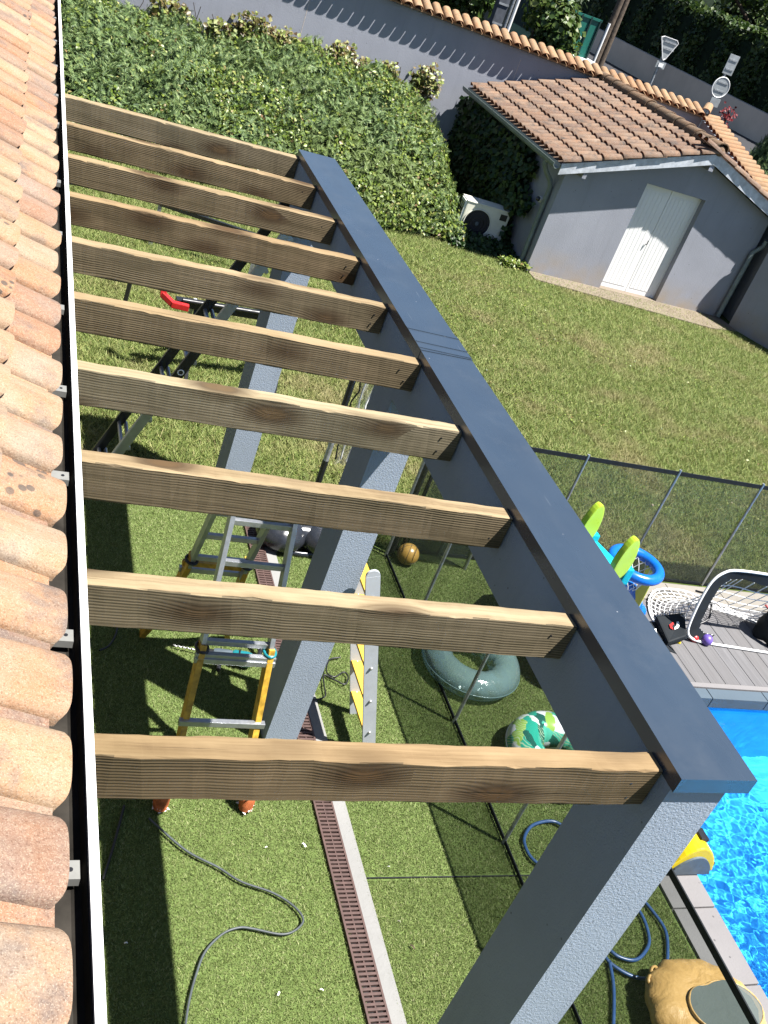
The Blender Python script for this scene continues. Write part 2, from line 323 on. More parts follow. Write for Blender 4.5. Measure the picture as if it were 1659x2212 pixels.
MT['tan'] = canvas()
def leafprint():
    t = NT('leaf_print_vinyl'); co = t.coord()
    nz = t.new('TexNoise'); t.link(co, nz.inputs['Vector']); nz.inputs['Scale'].default_value = 9; nz.inputs['Detail'].default_value = 2
    w = t.vmath('ADD', co, t.scale(nz.outputs['Color'], (0.10, 0.10, 0.10)))
    v = t.voro(t.scale(w, (1.0, 0.55, 1.0)), 11.0); sep = t.new('SeparateColor'); t.link(v.outputs['Color'], sep.inputs[0])
    c = t.ramp(sep.outputs[0], [(0.0, (0.80, 0.86, 0.90)), (0.22, (0.03, 0.42, 0.30)), (0.42, (0.34, 0.56, 0.10)), (0.55, (0.82, 0.87, 0.90)), (0.72, (0.02, 0.13, 0.10)), (0.82, (0.10, 0.55, 0.40))], 'CONSTANT')
    wv = t.new('TexWave', wave_type='BANDS', bands_direction='DIAGONAL'); t.link(w, wv.inputs['Vector']); wv.inputs['Scale'].default_value = 16; wv.inputs['Distortion'].default_value = 1.0
    vein = t.math('MULTIPLY', t.math('GREATER_THAN', wv.outputs[1], 0.80), t.math('GREATER_THAN', sep.outputs[1], 0.55))
    c = t.mix(t.math('MULTIPLY', vein, 0.75), c, (0.55, 0.72, 0.45))
    return t.fin(c, 0.22, 0.5)
MT['leafprint'] = leafprint()
def ballskin():
    t = NT('toy_ball_rubber'); co = t.coord()
    c = t.ramp(t.noise(co, 60, 3), [(0.3, (0.42, 0.24, 0.05)), (0.7, (0.52, 0.31, 0.075))])
    return t.fin(c, 0.3, 0.5)
MT['ball'] = ballskin()

def liner():
    t = NT('pool_liner'); co = t.coord()
    n = t.noise(co, 5, 5); c = t.ramp(n, [(0.3, (0.02, 0.50, 1.02)), (0.7, (0.04, 0.60, 1.15))])
    return t.fin(c, 0.5, 0.3)
MT['liner'] = liner()
def water():
    t = NT('pool_water')
    t.b.inputs['Base Color'].default_value = (0.80, 0.97, 1.0, 1); t.b.inputs['Roughness'].default_value = 0.0
    t.b.inputs['IOR'].default_value = 1.33; t.b.inputs['Transmission Weight'].default_value = 1.0
    return t.m
MT['water'] = water()

# ------------------------------------------------------------------ geometry helpers
class MB:
    def __init__(s): s.v = []; s.f = []; s.mi = []; s.sm = []
    def add(s, verts, faces, mi=0, sm=False):
        o = len(s.v); s.v += [tuple(v) for v in verts]
        for f in faces: s.f.append([i + o for i in f]); s.mi.append(mi); s.sm.append(sm)
        return s
    def box(s, c, d, rot=None, mi=0):
        c = Vector(c); h = Vector(d) / 2
        vs = []
        for z in (-1, 1):
            for x, y in ((-1, -1), (1, -1), (1, 1), (-1, 1)):
                p = Vector((x * h.x, y * h.y, z * h.z))
                if rot is not None: p = rot @ p
                vs.append(c + p)
        return s.add(vs, [(3, 2, 1, 0), (4, 5, 6, 7), (0, 1, 5, 4), (1, 2, 6, 5), (2, 3, 7, 6), (3, 0, 4, 7)], mi)
    def bx(s, x0, x1, y0, y1, z0, z1, mi=0):
        return s.box(((x0 + x1) / 2, (y0 + y1) / 2, (z0 + z1) / 2), (x1 - x0, y1 - y0, z1 - z0), None, mi)
    def beam(s, a, b, w, h, up=(0, 0, 1), mi=0):
        a, b = Vector(a), Vector(b); d = (b - a); L = d.length; d = d / L; u = Vector(up)
        sd = d.cross(u)
        if sd.length < 1e-5: sd = d.cross(Vector((1, 0, 0)))
        sd.normalize(); u = sd.cross(d)
        R = Matrix((d, sd, u)).transposed()
        return s.box((a + b) / 2, (L, w, h), R, mi)
    def tube(s, pts, r, n=8, mi=0, closed=False, caps=True, rs=None):
        pts = [Vector(p) for p in pts]; N = len(pts); rings = []; prev = None
        for i, p in enumerate(pts):
            if closed: d = pts[(i + 1) % N] - pts[i - 1]
            else: d = pts[min(i + 1, N - 1)] - pts[max(i - 1, 0)]
            d.normalize()
            if prev is None:
                a = d.orthogonal().normalized()
                if abs(d.z) < 0.9: a = d.cross(Vector((0, 0, 1))).normalized()
            else:
                a = (prev - d * prev.dot(d)).normalized()
            prev = a; b = d.cross(a); rr = rs[i] if rs else r
            rings.append([p + (a * math.cos(2 * math.pi * k / n) + b * math.sin(2 * math.pi * k / n)) * rr for k in range(n)])
        vs = [v for rg in rings for v in rg]; fs = []
        for i in range(N if closed else N - 1):
            j = (i + 1) % N
            for k in range(n): fs.append((i * n + k, i * n + (k + 1) % n, j * n + (k + 1) % n, j * n + k))
        s.add(vs, fs, mi, True)
        if caps and not closed:
            s.add(rings[0], [tuple(reversed(range(n)))], mi); s.add(rings[-1], [tuple(range(n))], mi)
        return s
    def sphere(s, c, r, nu=16, nv=10, mi=0, sc=(1, 1, 1)):
        c = Vector(c); vs = []; fs = []
        for i in range(nv + 1):
            th = math.pi * i / nv
            for k in range(nu):
                ph = 2 * math.pi * k / nu
                vs.append(c + Vector((r * sc[0] * math.sin(th) * math.cos(ph), r * sc[1] * math.sin(th) * math.sin(ph), r * sc[2] * math.cos(th))))
        for i in range(nv):
            for k in range(nu): fs.append((i * nu + k, (i + 1) * nu + k, (i + 1) * nu + (k + 1) % nu, i * nu + (k + 1) % nu))
        return s.add(vs, fs, mi, True)
    def torus(s, c, R, r, n=36, m=14, rot=None, mi=0, sy=1.0):
        c = Vector(c); vs = []; fs = []
        for i in range(n):
            a = 2 * math.pi * i / n
            for k in range(m):
                b = 2 * math.pi * k / m
                p = Vector(((R + r * math.cos(b)) * math.cos(a), sy * (R + r * math.cos(b)) * math.sin(a), r * math.sin(b)))
                if rot is not None: p = rot @ p
                vs.append(c + p)
        for i in range(n):
            for k in range(m): fs.append((i * m + k, ((i + 1) % n) * m + k, ((i + 1) % n) * m + (k + 1) % m, i * m + (k + 1) % m))
        return s.add(vs, fs, mi, True)
    def prism(s, poly, ext, mi=0):
        poly = [Vector(p) for p in poly]; e = Vector(ext); n = len(poly)
        vs = poly + [p + e for p in poly]
        fs = [tuple(reversed(range(n))), tuple(range(n, 2 * n))] + [(i, (i + 1) % n, n + (i + 1) % n, n + i) for i in range(n)]
        return s.add(vs, fs, mi)
    def mesh(s, name, mats, off=(0, 0, 0), bevel=0.0, fixn=True):
        me = bpy.data.meshes.new(name); o = Vector(off)
        me.from_pydata([Vector(v) - o for v in s.v], [], s.f)
        for mm in (mats if isinstance(mats, (list, tuple)) else [mats]): me.materials.append(mm)
        me.polygons.foreach_set('material_index', s.mi); me.polygons.foreach_set('use_smooth', s.sm)
        if fixn or bevel:
            bm = bmesh.new(); bm.from_mesh(me)
            bmesh.ops.recalc_face_normals(bm, faces=bm.faces)
            if bevel:
                bmesh.ops.remove_doubles(bm, verts=bm.verts, dist=1e-5)
                es = [e for e in bm.edges if len(e.link_faces) == 2 and e.calc_face_angle(0) > 0.6]
                bmesh.ops.bevel(bm, geom=es, offset=bevel, segments=2, profile=0.7, affect='EDGES', clamp_overlap=True)
            bm.to_mesh(me); bm.free()
        me.update(); return me
    def obj(s, name, mats, parent=None, bevel=0.0, **props):
        off = parent.matrix_world.translation if parent is not None else Vector((0, 0, 0))
        if parent is not None:
            off = Vector((0, 0, 0)); p = parent
            while p is not None: off = off + p.location; p = p.parent
        o = bpy.data.objects.new(name, s.mesh(name, mats, off, bevel)); COL.objects.link(o)
        if parent is not None: o.parent = parent
        for k, v in props.items(): o[k] = v
        return o

def thing(name, label, cat, loc=(0, 0, 0), group=None):
    o = bpy.data.objects.new(name, None); COL.objects.link(o); o.location = Vector(loc); o.empty_display_size = 0.2
    o['label'] = label; o['category'] = cat
    if group: o['group'] = group
    return o
def tag(o, label, cat, group=None):
    o['label'] = label; o['category'] = cat
    if group: o['group'] = group
    return o
def structure(o): o['kind'] = 'structure'; return o
def stuff(o): o['kind'] = 'stuff'; return o
def place(me, name, parent, M):
    o = bpy.data.objects.new(name, me); COL.objects.link(o)
    if parent is not None:
        off = Vector((0, 0, 0)); p = parent
        while p is not None: off = off + p.location; p = p.parent
        o.parent = parent; M = Matrix.Translation(-off) @ M
    o.matrix_local = M if parent is None else M
    if parent is None: o.matrix_world = M
    return o
def np_obj(name, V, F, mat, parent=None, smooth=False):
    V = np.asarray(V, dtype=np.float32)
    if parent is not None:
        off = np.zeros(3); p = parent
        while p is not None: off += np.array(p.location); p = p.parent
        V = V - off.astype(np.float32)
    me = bpy.data.meshes.new(name); F = np.asarray(F, dtype=np.int32); n, k = F.shape
    me.vertices.add(len(V)); me.vertices.foreach_set('co', V.ravel())
    me.loops.add(n * k); me.loops.foreach_set('vertex_index', F.ravel())
    me.polygons.add(n); me.polygons.foreach_set('loop_start', np.arange(0, n * k, k, dtype=np.int32))
    if smooth: me.polygons.foreach_set('use_smooth', np.ones(n, dtype=bool))
    me.update(calc_edges=True); me.materials.append(mat)
    o = bpy.data.objects.new(name, me); COL.objects.link(o)
    if parent is not None: o.parent = parent
    return o

def frames(N, spin=None):
    """orthonormal frames whose third axis is N (n,3)"""
    N = N / np.linalg.norm(N, axis=1, keepdims=True)
    A = np.where(np.abs(N[:, 2:3]) < 0.9, np.array([[0, 0, 1.0]]), np.array([[1.0, 0, 0]]))
    T = np.cross(A, N); T /= np.linalg.norm(T, axis=1, keepdims=True); B = np.cross(N, T)
    if spin is not None:
        c, s_ = np.cos(spin)[:, None], np.sin(spin)[:, None]; T, B = T * c + B * s_, -T * s_ + B * c
    return T, B, N
def scatter(P, N, tv, tf, size, spin=None):
    """copy a small template (tv verts in tangent,bitangent,normal axes) to every point"""
    T, B, N = frames(N, spin); n = len(P); tv = np.asarray(tv, float); tf = np.asarray(tf)
    V = P[:, None, :] + size[:, None, None] * (tv[None, :, 0:1] * T[:, None, :] + tv[None, :, 1:2] * B[:, None, :] + tv[None, :, 2:3] * N[:, None, :])
    F = (tf[None] + (np.arange(n) * len(tv))[:, None, None]).reshape(-1, tf.shape[1])
    return V.reshape(-1, 3), F
LEAF_V = [(0, 0, 0), (0.42, 0.45, 0.10), (0, 1.0, -0.06), (-0.42, 0.45, 0.10)]
LEAF_F = [(0, 1, 2), (0, 2, 3)]
def spray_template(nl=6):
    v = []; f = []
    for i in range(nl):
        t = i / (nl - 1); y = 0.12 + 0.8 * t; L = 0.34 * (1 - 0.55 * t)
        for sgn in (-1, 1):
            o = len(v); v += [(0, y, 0.02), (sgn * L, y + L * 0.75, 0.06), (sgn * L * 0.35, y + L * 0.75, -0.02)]; f.append((o, o + 1, o + 2))
    o = len(v); v += [(-0.03, 0, 0), (0.03, 0, 0), (0, 1.15, -0.03)]; f.append((o, o + 1, o + 2))
    return v, f

def rot_to(P, ang=0): return Matrix.Rotation(ang, 3, P)

# ================================================================== SETTING
def sheet(name, poly, z, mat):
    mb = MB(); mb.add([(x, y, z) for x, y in poly], [tuple(range(len(poly)))]); return structure(mb.obj(name, mat))
sheet('terrain', [(-150, -150), (300, -150), (300, 300), (-150, 300)], -2.4, MT['soil'])
TURF = [(-6, -4), (4.60, -4), (4.60, 6.80), (3.6, 6.80), (2.6, 7.26), (-6, 7.4)]
LAWN = [(-6, 7.4), (2.6, 7.26), (3.6, 6.80), (24, 6.80), (24, 23), (-6, 27)]
sheet('artificial_turf', TURF, 0.0, MT['turf'])
sheet('lawn', LAWN, 0.0, MT['lawn'])
WY = lambda x: 20.18 - 0.03 * (x - 10.84)                    # the garden wall's front face
sheet('street', [(-20, WY(-20) + .25), (13.6, WY(14) + .25), (14.0, 9), (80, 9), (80, 120), (-20, 120)], 1.0, MT['tarmac'])

# blades of grass
def blade_field(name, poly, n, hmin, hmax, w, mat, lean, z=0.0, dens=None):
    P = np.array(poly); lo = P.min(0); hi = P.max(0); pts = []
    got = 0
    while got < n:
        q = lo + RNG.random((n, 2)) * (hi - lo)
        ins = np.zeros(len(q), bool); j = len(P) - 1
        for i in range(len(P)):
            c = ((P[i, 1] > q[:, 1]) != (P[j, 1] > q[:, 1])) & (q[:, 0] < (P[j, 0] - P[i, 0]) * (q[:, 1] - P[i, 1]) / (P[j, 1] - P[i, 1] + 1e-12) + P[i, 0])
            ins ^= c; j = i
        q = q[ins]
        if dens is not None: q = q[RNG.random(len(q)) < dens(q)]
        pts.append(q); got += len(q)
    q = np.concatenate(pts)[:n]
    a = RNG.random(n) * 2 * np.pi; h = hmin + RNG.random(n) * (hmax - hmin); ln = lean * (0.3 + RNG.random(n)) * h
    la = RNG.random(n) * 2 * np.pi
    b = np.stack([q[:, 0], q[:, 1], np.full(n, z)], 1); d = np.stack([np.cos(a), np.sin(a), np.zeros(n)], 1) * (w * (0.6 + 0.8 * RNG.random(n)))[:, None]
    tip = b + np.stack([np.cos(la) * ln, np.sin(la) * ln, h], 1)
    V = np.stack([b - d, b + d, tip], 1).reshape(-1, 3); F = np.arange(3 * n).reshape(-1, 3)
    return stuff(np_obj(name, V, F, mat))
blade_field('turf_grass', [(0.4, 1.9), (2.32, 1.9), (2.33, 7.2), (0.4, 7.3)], 330000, 0.007, 0.019, 0.0022, MT['turf_blade'], 1.0)
blade_field('turf_grass', [(2.495, 3.47), (2.53, 7.1), (3.6, 6.80), (4.58, 6.78), (4.58, 3.47)], 240000, 0.007, 0.019, 0.0022, MT['turf_blade'], 1.0)
blade_field('turf_grass', [(2.492, 1.6), (2.50, 3.44), (4.58, 3.44), (4.58, 1.6)], 190000, 0.007, 0.019, 0.0022, MT['turf_blade'], 1.0)
blade_field('lawn_grass', [(0.3, 7.35), (2.6, 7.24), (3.6, 6.84), (12.5, 6.84), (14.2, 13.0), (12.6, 15.55), (8.6, 15.6), (7.3, 16.6), (0.3, 17.0)], 620000, 0.02, 0.06, 0.0045, MT['lawn_blade'], 1.5,
            dens=lambda q: np.clip(1.15 - (q[:, 1] - 7) * 0.07, 0.45, 1.0))

# ---- drain and concrete strip
conc = MB(); conc.bx(2.425, 2.515, -1, 7.1, -0.05, 0.012); structure(conc.obj('concrete_strip', MT['concrete'], bevel=0.004))
conc = MB(); conc.bx(2.296, 2.422, -1, 7.1, -0.02, 0.004); structure(conc.obj('drain_bed', MT['black']))
dr = thing('drain_channel', 'brown slotted plastic drain channel running beside the pale concrete strip', 'drain', (2.36, 3.2, 0))
for x in (2.300, 2.416): MB().bx(x - .006, x + .006, 1.6, 7.1, -.02, .026).obj('frame_rail', MT['grate'], dr)
MB().bx(2.354, 2.362, 1.6, 7.1, -.01, .021).obj('centre_rib', MT['grate'], dr)
bar = MB().bx(-.052, .052, -.0078, .0078, .008, .024).mesh('grate_bar', MT['grate'], bevel=0.002)
for i in range(190):
    y = 1.62 + i * 0.0285
    place(bar, 'grate_bar', dr, Matrix.Translation((2.358 + random.uniform(-.001, .001), y, random.uniform(-.001, .002))))
for (a, b, w_) in (((2.52, 3.455), (4.55, 3.44), .016),):
    q = MB().beam((a[0], a[1], .004), (b[0], b[1], .004), w_ * .5, .012); structure(q.obj('turf_seam', MT['black']))

# ---- pool, coping, deck
PX0, PY1, WZ = 4.93, 5.18, -0.13
pb = MB(); pb.add([(PX0, -4, -1.25), (12, -4, -1.25), (12, PY1, -1.25), (PX0, PY1, -1.25), (PX0, -4, -.02), (12, -4, -.02), (12, PY1, -.02), (PX0, PY1, -.02)],
                  [(0, 1, 2, 3), (0, 3, 7, 4), (3, 2, 6, 7), (1, 5, 6, 2), (0, 4, 5, 1)])
pool = structure(pb.obj('pool_basin', MT['liner']))
xs = np.concatenate([np.linspace(PX0 + .002, 7.2, 330), np.linspace(7.25, 11, 30)]); ys = np.concatenate([np.linspace(-3, .6, 30), np.linspace(.65, PY1 - .002, 640)])
nx, ny = len(xs), len(ys); X, Y = np.meshgrid(xs, ys, indexing='ij')
Zw = np.zeros_like(X)
for i in range(72):
    lam = 0.045 * (5.0 ** RNG.random()); an = RNG.normal(0.6, 1.0); ph = RNG.random() * 6.28; k_ = 2 * np.pi / lam
    Zw += 0.0042 * lam * np.sin(k_ * (np.cos(an) * X + np.sin(an) * Y) + ph + 0.7 * np.sin(2.1 * X + 1.3 * Y + i))
amp = np.clip(1.6 - Y * 0.26, 0.25, 1.0) * .38; Zw *= amp
Vw = np.stack([X, Y, WZ + Zw], -1).reshape(-1, 3); idx = np.arange(nx * ny).reshape(nx, ny)
Fw = np.stack([idx[:-1, :-1], idx[1:, :-1], idx[1:, 1:], idx[:-1, 1:]], -1).reshape(-1, 4)
wat = structure(np_obj('pool_water', Vw, Fw, MT['water'], smooth=True))
wat.cycles.is_caustics_caster = True; pool.cycles.is_caustics_receiver = True; sun_d.cycles.is_caustics_light = True

cp = MB().bx(4.585, 4.95, -4, 6.45, -.16, -.012); cpo = structure(cp.obj('pool_coping', MT['coping']))
ys_ = [1.02, 1.56, 2.10, 2.62, 3.165, 3.705, 4.245, 4.785, 5.18]
for a, b in zip(ys_[:-1], ys_[1:]): MB().bx(4.60, 4.945, a + .005, b - .005, -.012, .022).obj('coping_stone', MT['coping'], cpo, bevel=.006)
for i in range(7):
    a = 4.96 + i * .62; MB().bx(a + .004, a + .616, 5.165, 5.285, -.10, .008).obj('coping_stone', MT['coping_b'], cpo, bevel=.005)
dk = structure(MB().bx(4.60, 10, 5.285, 6.47, -.2, -.03).obj('pool_deck', MT['soil']))
MB().bx(4.96, 10, 5.29, 5.345, -.02, .02).obj('edge_board', MT['coping'], dk, bevel=.003)
pl = MB().bx(-.081, .081, 5.352, 6.465, -.02, .014).mesh('deck_plank', MT['deck'], bevel=.003)
for i in range(32): place(pl, 'deck_plank', dk, Matrix.Translation((4.70 + i * .1675, 0, random.uniform(-.001, .001))))
padm = structure(MB().bx(4.60, 10, 6.475, 6.79, -.15, .006).obj('paving_strip', MT['pad']))
for i in range(8): MB().bx(4.62 + i * .66, 4.62 + i * .66 + .652, 6.48, 6.76, .006, .02).obj('paving_slab', MT['pad'], padm, bevel=.004)

# ================================================================== HOUSE with tiled roof and gutter
SL = 0.32; SA = math.atan(SL)
house = thing('house', 'house with buff terracotta canal tile roof and white edged gutter at the left', 'house', (-2, 5, 0))
MB().bx(-5, -.03, -4, 12, 0, 3.18).obj('wall', MT['house'], house)
MB().add([(.17, -4, 3.30), (.17, 12, 3.30), (-5, 12, 3.30 + SL * 5.17), (-5, -4, 3.30 + SL * 5.17), (.17, -4, 3.25), (.17, 12, 3.25), (-5, 12, 3.25 + SL * 5.17), (-5, -4, 3.25 + SL * 5.17)],
         [(0, 1, 2, 3), (4, 5, 6, 7), (0, 1, 5, 4), (1, 2, 6, 5), (2, 3, 7, 6), (3, 0, 4, 7)]).obj('roof_deck', MT['soil'], house)
MB().bx(.155, .172, -4, 12, 3.16, 3.296).obj('fascia_board', MT['bracket'], house)
def canal(L, r1, r0, hr, th, seg=12, inv=False, name='tile', mats=None, zp=.9):
    """curved clay tile lying along local -x, wide end at x = 0"""
    mb = MB(); st = [(0.0, r1 * .975, r1 * .975), (-.004, r1, r1), (-L * .5, (r1 + r0) / 2, (r1 + r0) / 2), (-L, r0, r0)]
    rings = []
    for x, r, _ in st:
        o = []; i_ = []
        for k in range(seg + 1):
            a = math.pi * k / seg
            sx = (abs(math.cos(a)) ** .85) * (1 if math.cos(a) >= 0 else -1)
            z = max(0, math.sin(a)) ** zp * r * hr
            zi = max(0, math.sin(a)) ** zp * (r - th) * (hr * 1.0) - .002
            xe = x - (.017 * abs(math.cos(a)) ** 6 if x > -.05 else 0); o.append((xe, sx * r, z if not inv else -z)); i_.append((xe, sx * (r - th), zi if not inv else -zi))
        rings.append((o, i_))
    n = seg + 1
    vo = [v for o, i_ in rings for v in o]; vi = [v for o, i_ in rings for v in i_]
    fo = [(j * n + k, j * n + k + 1, (j + 1) * n + k + 1, (j + 1) * n + k) for j in range(len(st) - 1) for k in range(seg)]
    mb.add(vo, fo, 0, True); mb.add(vi, [tuple(reversed(f)) for f in fo], 1, True)
    o, i_ = rings[0]; mb.add(o + i_, [(k, n + k, n + k + 1, k + 1) for k in range(seg)], 1)
    for s_ in (0, seg):
        e = [(rings[j][0][s_], rings[j][1][s_]) for j in range(len(st))]
        for j in range(len(st) - 1): mb.add([e[j][0], e[j][1], e[j + 1][1], e[j + 1][0]], [(0, 1, 2, 3)], 1)
    return mb.mesh(name, mats or [MT['tile'], MT['tile_edge']], fixn=False)
cover = canal(.44, .088, .076, .50, .015, 16, name='cover_tile', zp=.62)
chan = canal(.44, .074, .086, .40, .013, 10, True, name='channel_tile', mats=[MT['tile_edge'], MT['tile']])
def slope_m(x, y, lift=0.0, yaw=0.0, roll=0.0):
    return Matrix.Translation((x, y, 3.355 + SL * (.235 - x) + lift)) @ Matrix.Rotation(SA, 4, 'Y') @ Matrix.Rotation(yaw, 4, 'Z') @ Matrix.Rotation(roll, 4, 'X')
xc = [.238, .092, -.255, -.60]
for k in range(-3, 48):
    y = 1.088 + .2058 * k
    for j, x in enumerate(xc[:3]):
        place(cover, 'cover_tile', house, slope_m(x + random.uniform(-.007, .007), y + random.uniform(-.006, .006), .004 * (j > 0) + .018 * (j > 0) + random.uniform(-.003, .003), random.uniform(-.02, .02), random.uniform(-.05, .05)))
        place(chan, 'channel_tile', house, slope_m(x - .012 + random.uniform(-.008, .008), y + .103, .034 + .012 * (j > 0), random.uniform(-.015, .015)))
gp = [(.178, 3.335), (.174, 3.335), (.180, 3.268), (.205, 3.252), (.270, 3.250), (.286, 3.262), (.290, 3.292), (.293, 3.292), (.294, 3.256), (.272, 3.242), (.203, 3.244), (.174, 3.264), (.170, 3.340)]
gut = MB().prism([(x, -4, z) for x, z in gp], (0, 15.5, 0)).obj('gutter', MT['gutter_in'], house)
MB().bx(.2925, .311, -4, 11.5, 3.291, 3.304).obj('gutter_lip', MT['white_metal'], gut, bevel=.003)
MB().bx(.171, .184, -4, 11.5, 3.336, 3.343).obj('gutter_flange', MT['bracket'], gut)
bk = MB(); bk.bx(.195, .280, -.019, .019, 3.283, 3.287); bk.bx(.195, .280, -.019, -.016, 3.268, 3.283); bk.bx(.277, .280, -.019, .019, 3.270, 3.283)
bk = bk.mesh('gutter_bracket', MT['bracket'])
hole = MB().tube([(.246, 0, 3.2872), (.246, 0, 3.2890)], .0055, 10).mesh('screw_hole', MT['black'])
for y in (.55, 1.14, 1.737, 2.36, 2.83, 3.40, 4.08, 4.69, 5.57, 6.1, 6.75, 7.4, 8.1, 8.8):
    b = place(bk, 'gutter_bracket', gut, Matrix.Translation((0, y, 0)))
    mb = MB(); mb.tube([(.264, y, 3.2872), (.264, y, 3.2885)], .0045, 10); h_ = mb.obj('screw_hole', MT['black'], gut)

# ================================================================== PERGOLA
per = thing('pergola', 'grey rendered pergola with weathered timber joists and anthracite metal capping', 'pergola', (2.16, 4.6, 0))
bx0, bx1 = 2.0565, 2.2715
for (a, b) in ((1.657, 1.950), (4.490, 4.775), (7.117, 7.420)):
    MB().bx(bx0, bx1, a, b, 0, 2.62).obj('post', MT['post'], per)
MB().bx(bx0, bx1, 1.657, 7.57, 2.62, 2.935).obj('beam', MT['post'], per)
def capping(y0, y1, x0, x1, zt, lip, name):
    t = .0025; mb = MB()
    mb.bx(x0, x1, y0, y1, zt - t, zt); mb.bx(x0, x0 + t, y0, y1, zt - lip, zt - t); mb.bx(x1 - t, x1, y0, y1, zt - lip, zt - t)
    if y0 < 2: mb.bx(x0 + t, x1 - t, y0, y0 + t, zt - lip, zt - t)
    if y1 > 7: mb.bx(x0 + t, x1 - t, y1 - t, y1, zt - lip, zt - t)
    return mb.obj(name, MT['cap'], per)
capping(1.640, 4.50, 2.0508, 2.3380, 2.979, .057, 'capping')
capping(4.50, 7.588, 2.0508, 2.3380, 2.979, .057, 'capping')
capping(4.36, 4.62, 2.0488, 2.3400, 2.9825, .058, 'capping_sleeve')
for y_ in (4.385, 4.455, 4.60): MB().beam((2.052, y_, 2.9835), (2.338, y_ - .012, 2.9835), .007, .005).obj('sleeve_ridge', MT['cap'], per)
def joist_mesh(seed):
    r = random.Random(seed); L = 2.03; n = 64; w = .0765; h = .157; mb = MB(); vs = []
    c = [r.uniform(0, 6) for _ in range(8)]
    def wob(x, i): return .0012 * math.sin(x * 9 + c[i]) + .0010 * math.sin(x * 23 + c[(i + 3) % 8]) + r.uniform(-.0008, .0008)
    ch = .006
    for i in range(n + 1):
        x = -L / 2 + L * i / n; e = [wob(x, k) for k in range(8)]
        nick = .005 if r.random() < .06 else 0
        ring = [(-w / 2, -h / 2 + ch), (-w / 2 + ch, -h / 2), (w / 2 - ch, -h / 2), (w / 2, -h / 2 + ch), (w / 2, h / 2 - ch), (w / 2 - ch, h / 2), (-w / 2 + ch * .5 + nick, h / 2), (-w / 2, h / 2 - ch * .5 - nick)]
        bow = .003 * math.sin(3.0 * i / n + c[0])
        for k, (y, z) in enumerate(ring): vs.append((x, y + e[k] + bow, z + e[(k + 2) % 8]))
    fs = [(i * 8 + k, i * 8 + (k + 1) % 8, (i + 1) * 8 + (k + 1) % 8, (i + 1) * 8 + k) for i in range(n) for k in range(8)]
    fs += [tuple(range(8)), tuple(range(n * 8 + 7, n * 8 - 1, -1))]
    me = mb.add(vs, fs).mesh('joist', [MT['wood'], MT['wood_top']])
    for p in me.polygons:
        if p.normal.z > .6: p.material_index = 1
    return me
screw = MB().tube([(0, -.0405, 0), (0, -.036, 0)], .0042, 10).mesh('screw', MT['black_metal'])
for i in range(10):
    y = 1.7116 + .6435 * i
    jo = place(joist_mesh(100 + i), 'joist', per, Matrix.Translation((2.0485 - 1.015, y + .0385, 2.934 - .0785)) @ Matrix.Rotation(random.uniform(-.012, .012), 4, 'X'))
    for (dx, dz) in ((.93, .028), (.945, -.035)):
        o = bpy.data.objects.new('screw', screw); COL.objects.link(o); o.parent = jo; o.location = (dx + random.uniform(-.02, .02), 0, dz + random.uniform(-.01, .01))
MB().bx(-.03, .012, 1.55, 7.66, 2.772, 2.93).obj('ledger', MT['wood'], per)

# ================================================================== GARDEN WALL, SIDE WALL
YW = math.atan(-0.03)
def wall_pt(x, off=0.0): # along the wall's front face
    return Vector((x, WY(x), 0)) + Vector((-math.sin(YW), math.cos(YW), 0)) * off
gw = thing('garden_wall', 'long grey rendered garden wall topped with pale terracotta tiles behind the hedge', 'wall', (5, WY(5), 0))
a, b = wall_pt(-4), wall_pt(13.72); nrm = Vector((-math.sin(YW), math.cos(YW), 0))
WT = lambda x: 2.80 - .025 * (x - 10.84)
MB().prism([a, b, b + Vector((0, 0, WT(13.72))), a + Vector((0, 0, WT(-4)))], nrm * .2).obj('wall_panel', MT['wall'], gw)
ct = canal(.44, .0955, .084, .92, .014, 10, name='coping_tile', mats=[MT['coping_tile'], MT['tile_edge']])
n = int((13.6 + 2) / .2135 / math.cos(YW))
for i in range(n):
    x = 13.55 - i * .2135 * math.cos(YW)
    if x < 3.5: break
    p = wall_pt(x, -.17)
    M = Matrix.Translation((p.x, p.y, WT(x) + .045 + random.uniform(-.004, .004))) @ Matrix.Rotation(YW - math.pi / 2 + random.uniform(-.02, .02), 4, 'Z') @ Matrix.Rotation(.30, 4, 'Y')
    place(ct, 'coping_tile', gw, M)
for k in (0, 1):
    a_, b_ = wall_pt(3, -.105) + Vector((0, 0, WT(3) + .05)), wall_pt(13.7, -.105) + Vector((0, 0, WT(13.7) + .05))
    if k == 0: MB().prism([a_, b_, b_ + nrm * .28 + Vector((0, 0, .085)), a_ + nrm * .28 + Vector((0, 0, .085))], (0, 0, -.03)).obj('under_tile_course', MT['coping_tile'], gw)
for x in (4.95, 9.3): MB().beam(wall_pt(x, -.001), wall_pt(x, -.001) + Vector((0, 0, 2.7)), .004, .006, (1, 0, 0)).obj('joint', MT['retain'], gw)
MB().beam(wall_pt(-4, .1) + Vector((0, 0, WT(-4) + .03)), wall_pt(13.7, .1) + Vector((0, 0, WT(13.7) + .03)), .16, .06).obj('mortar_bed', MT['wall'], gw)
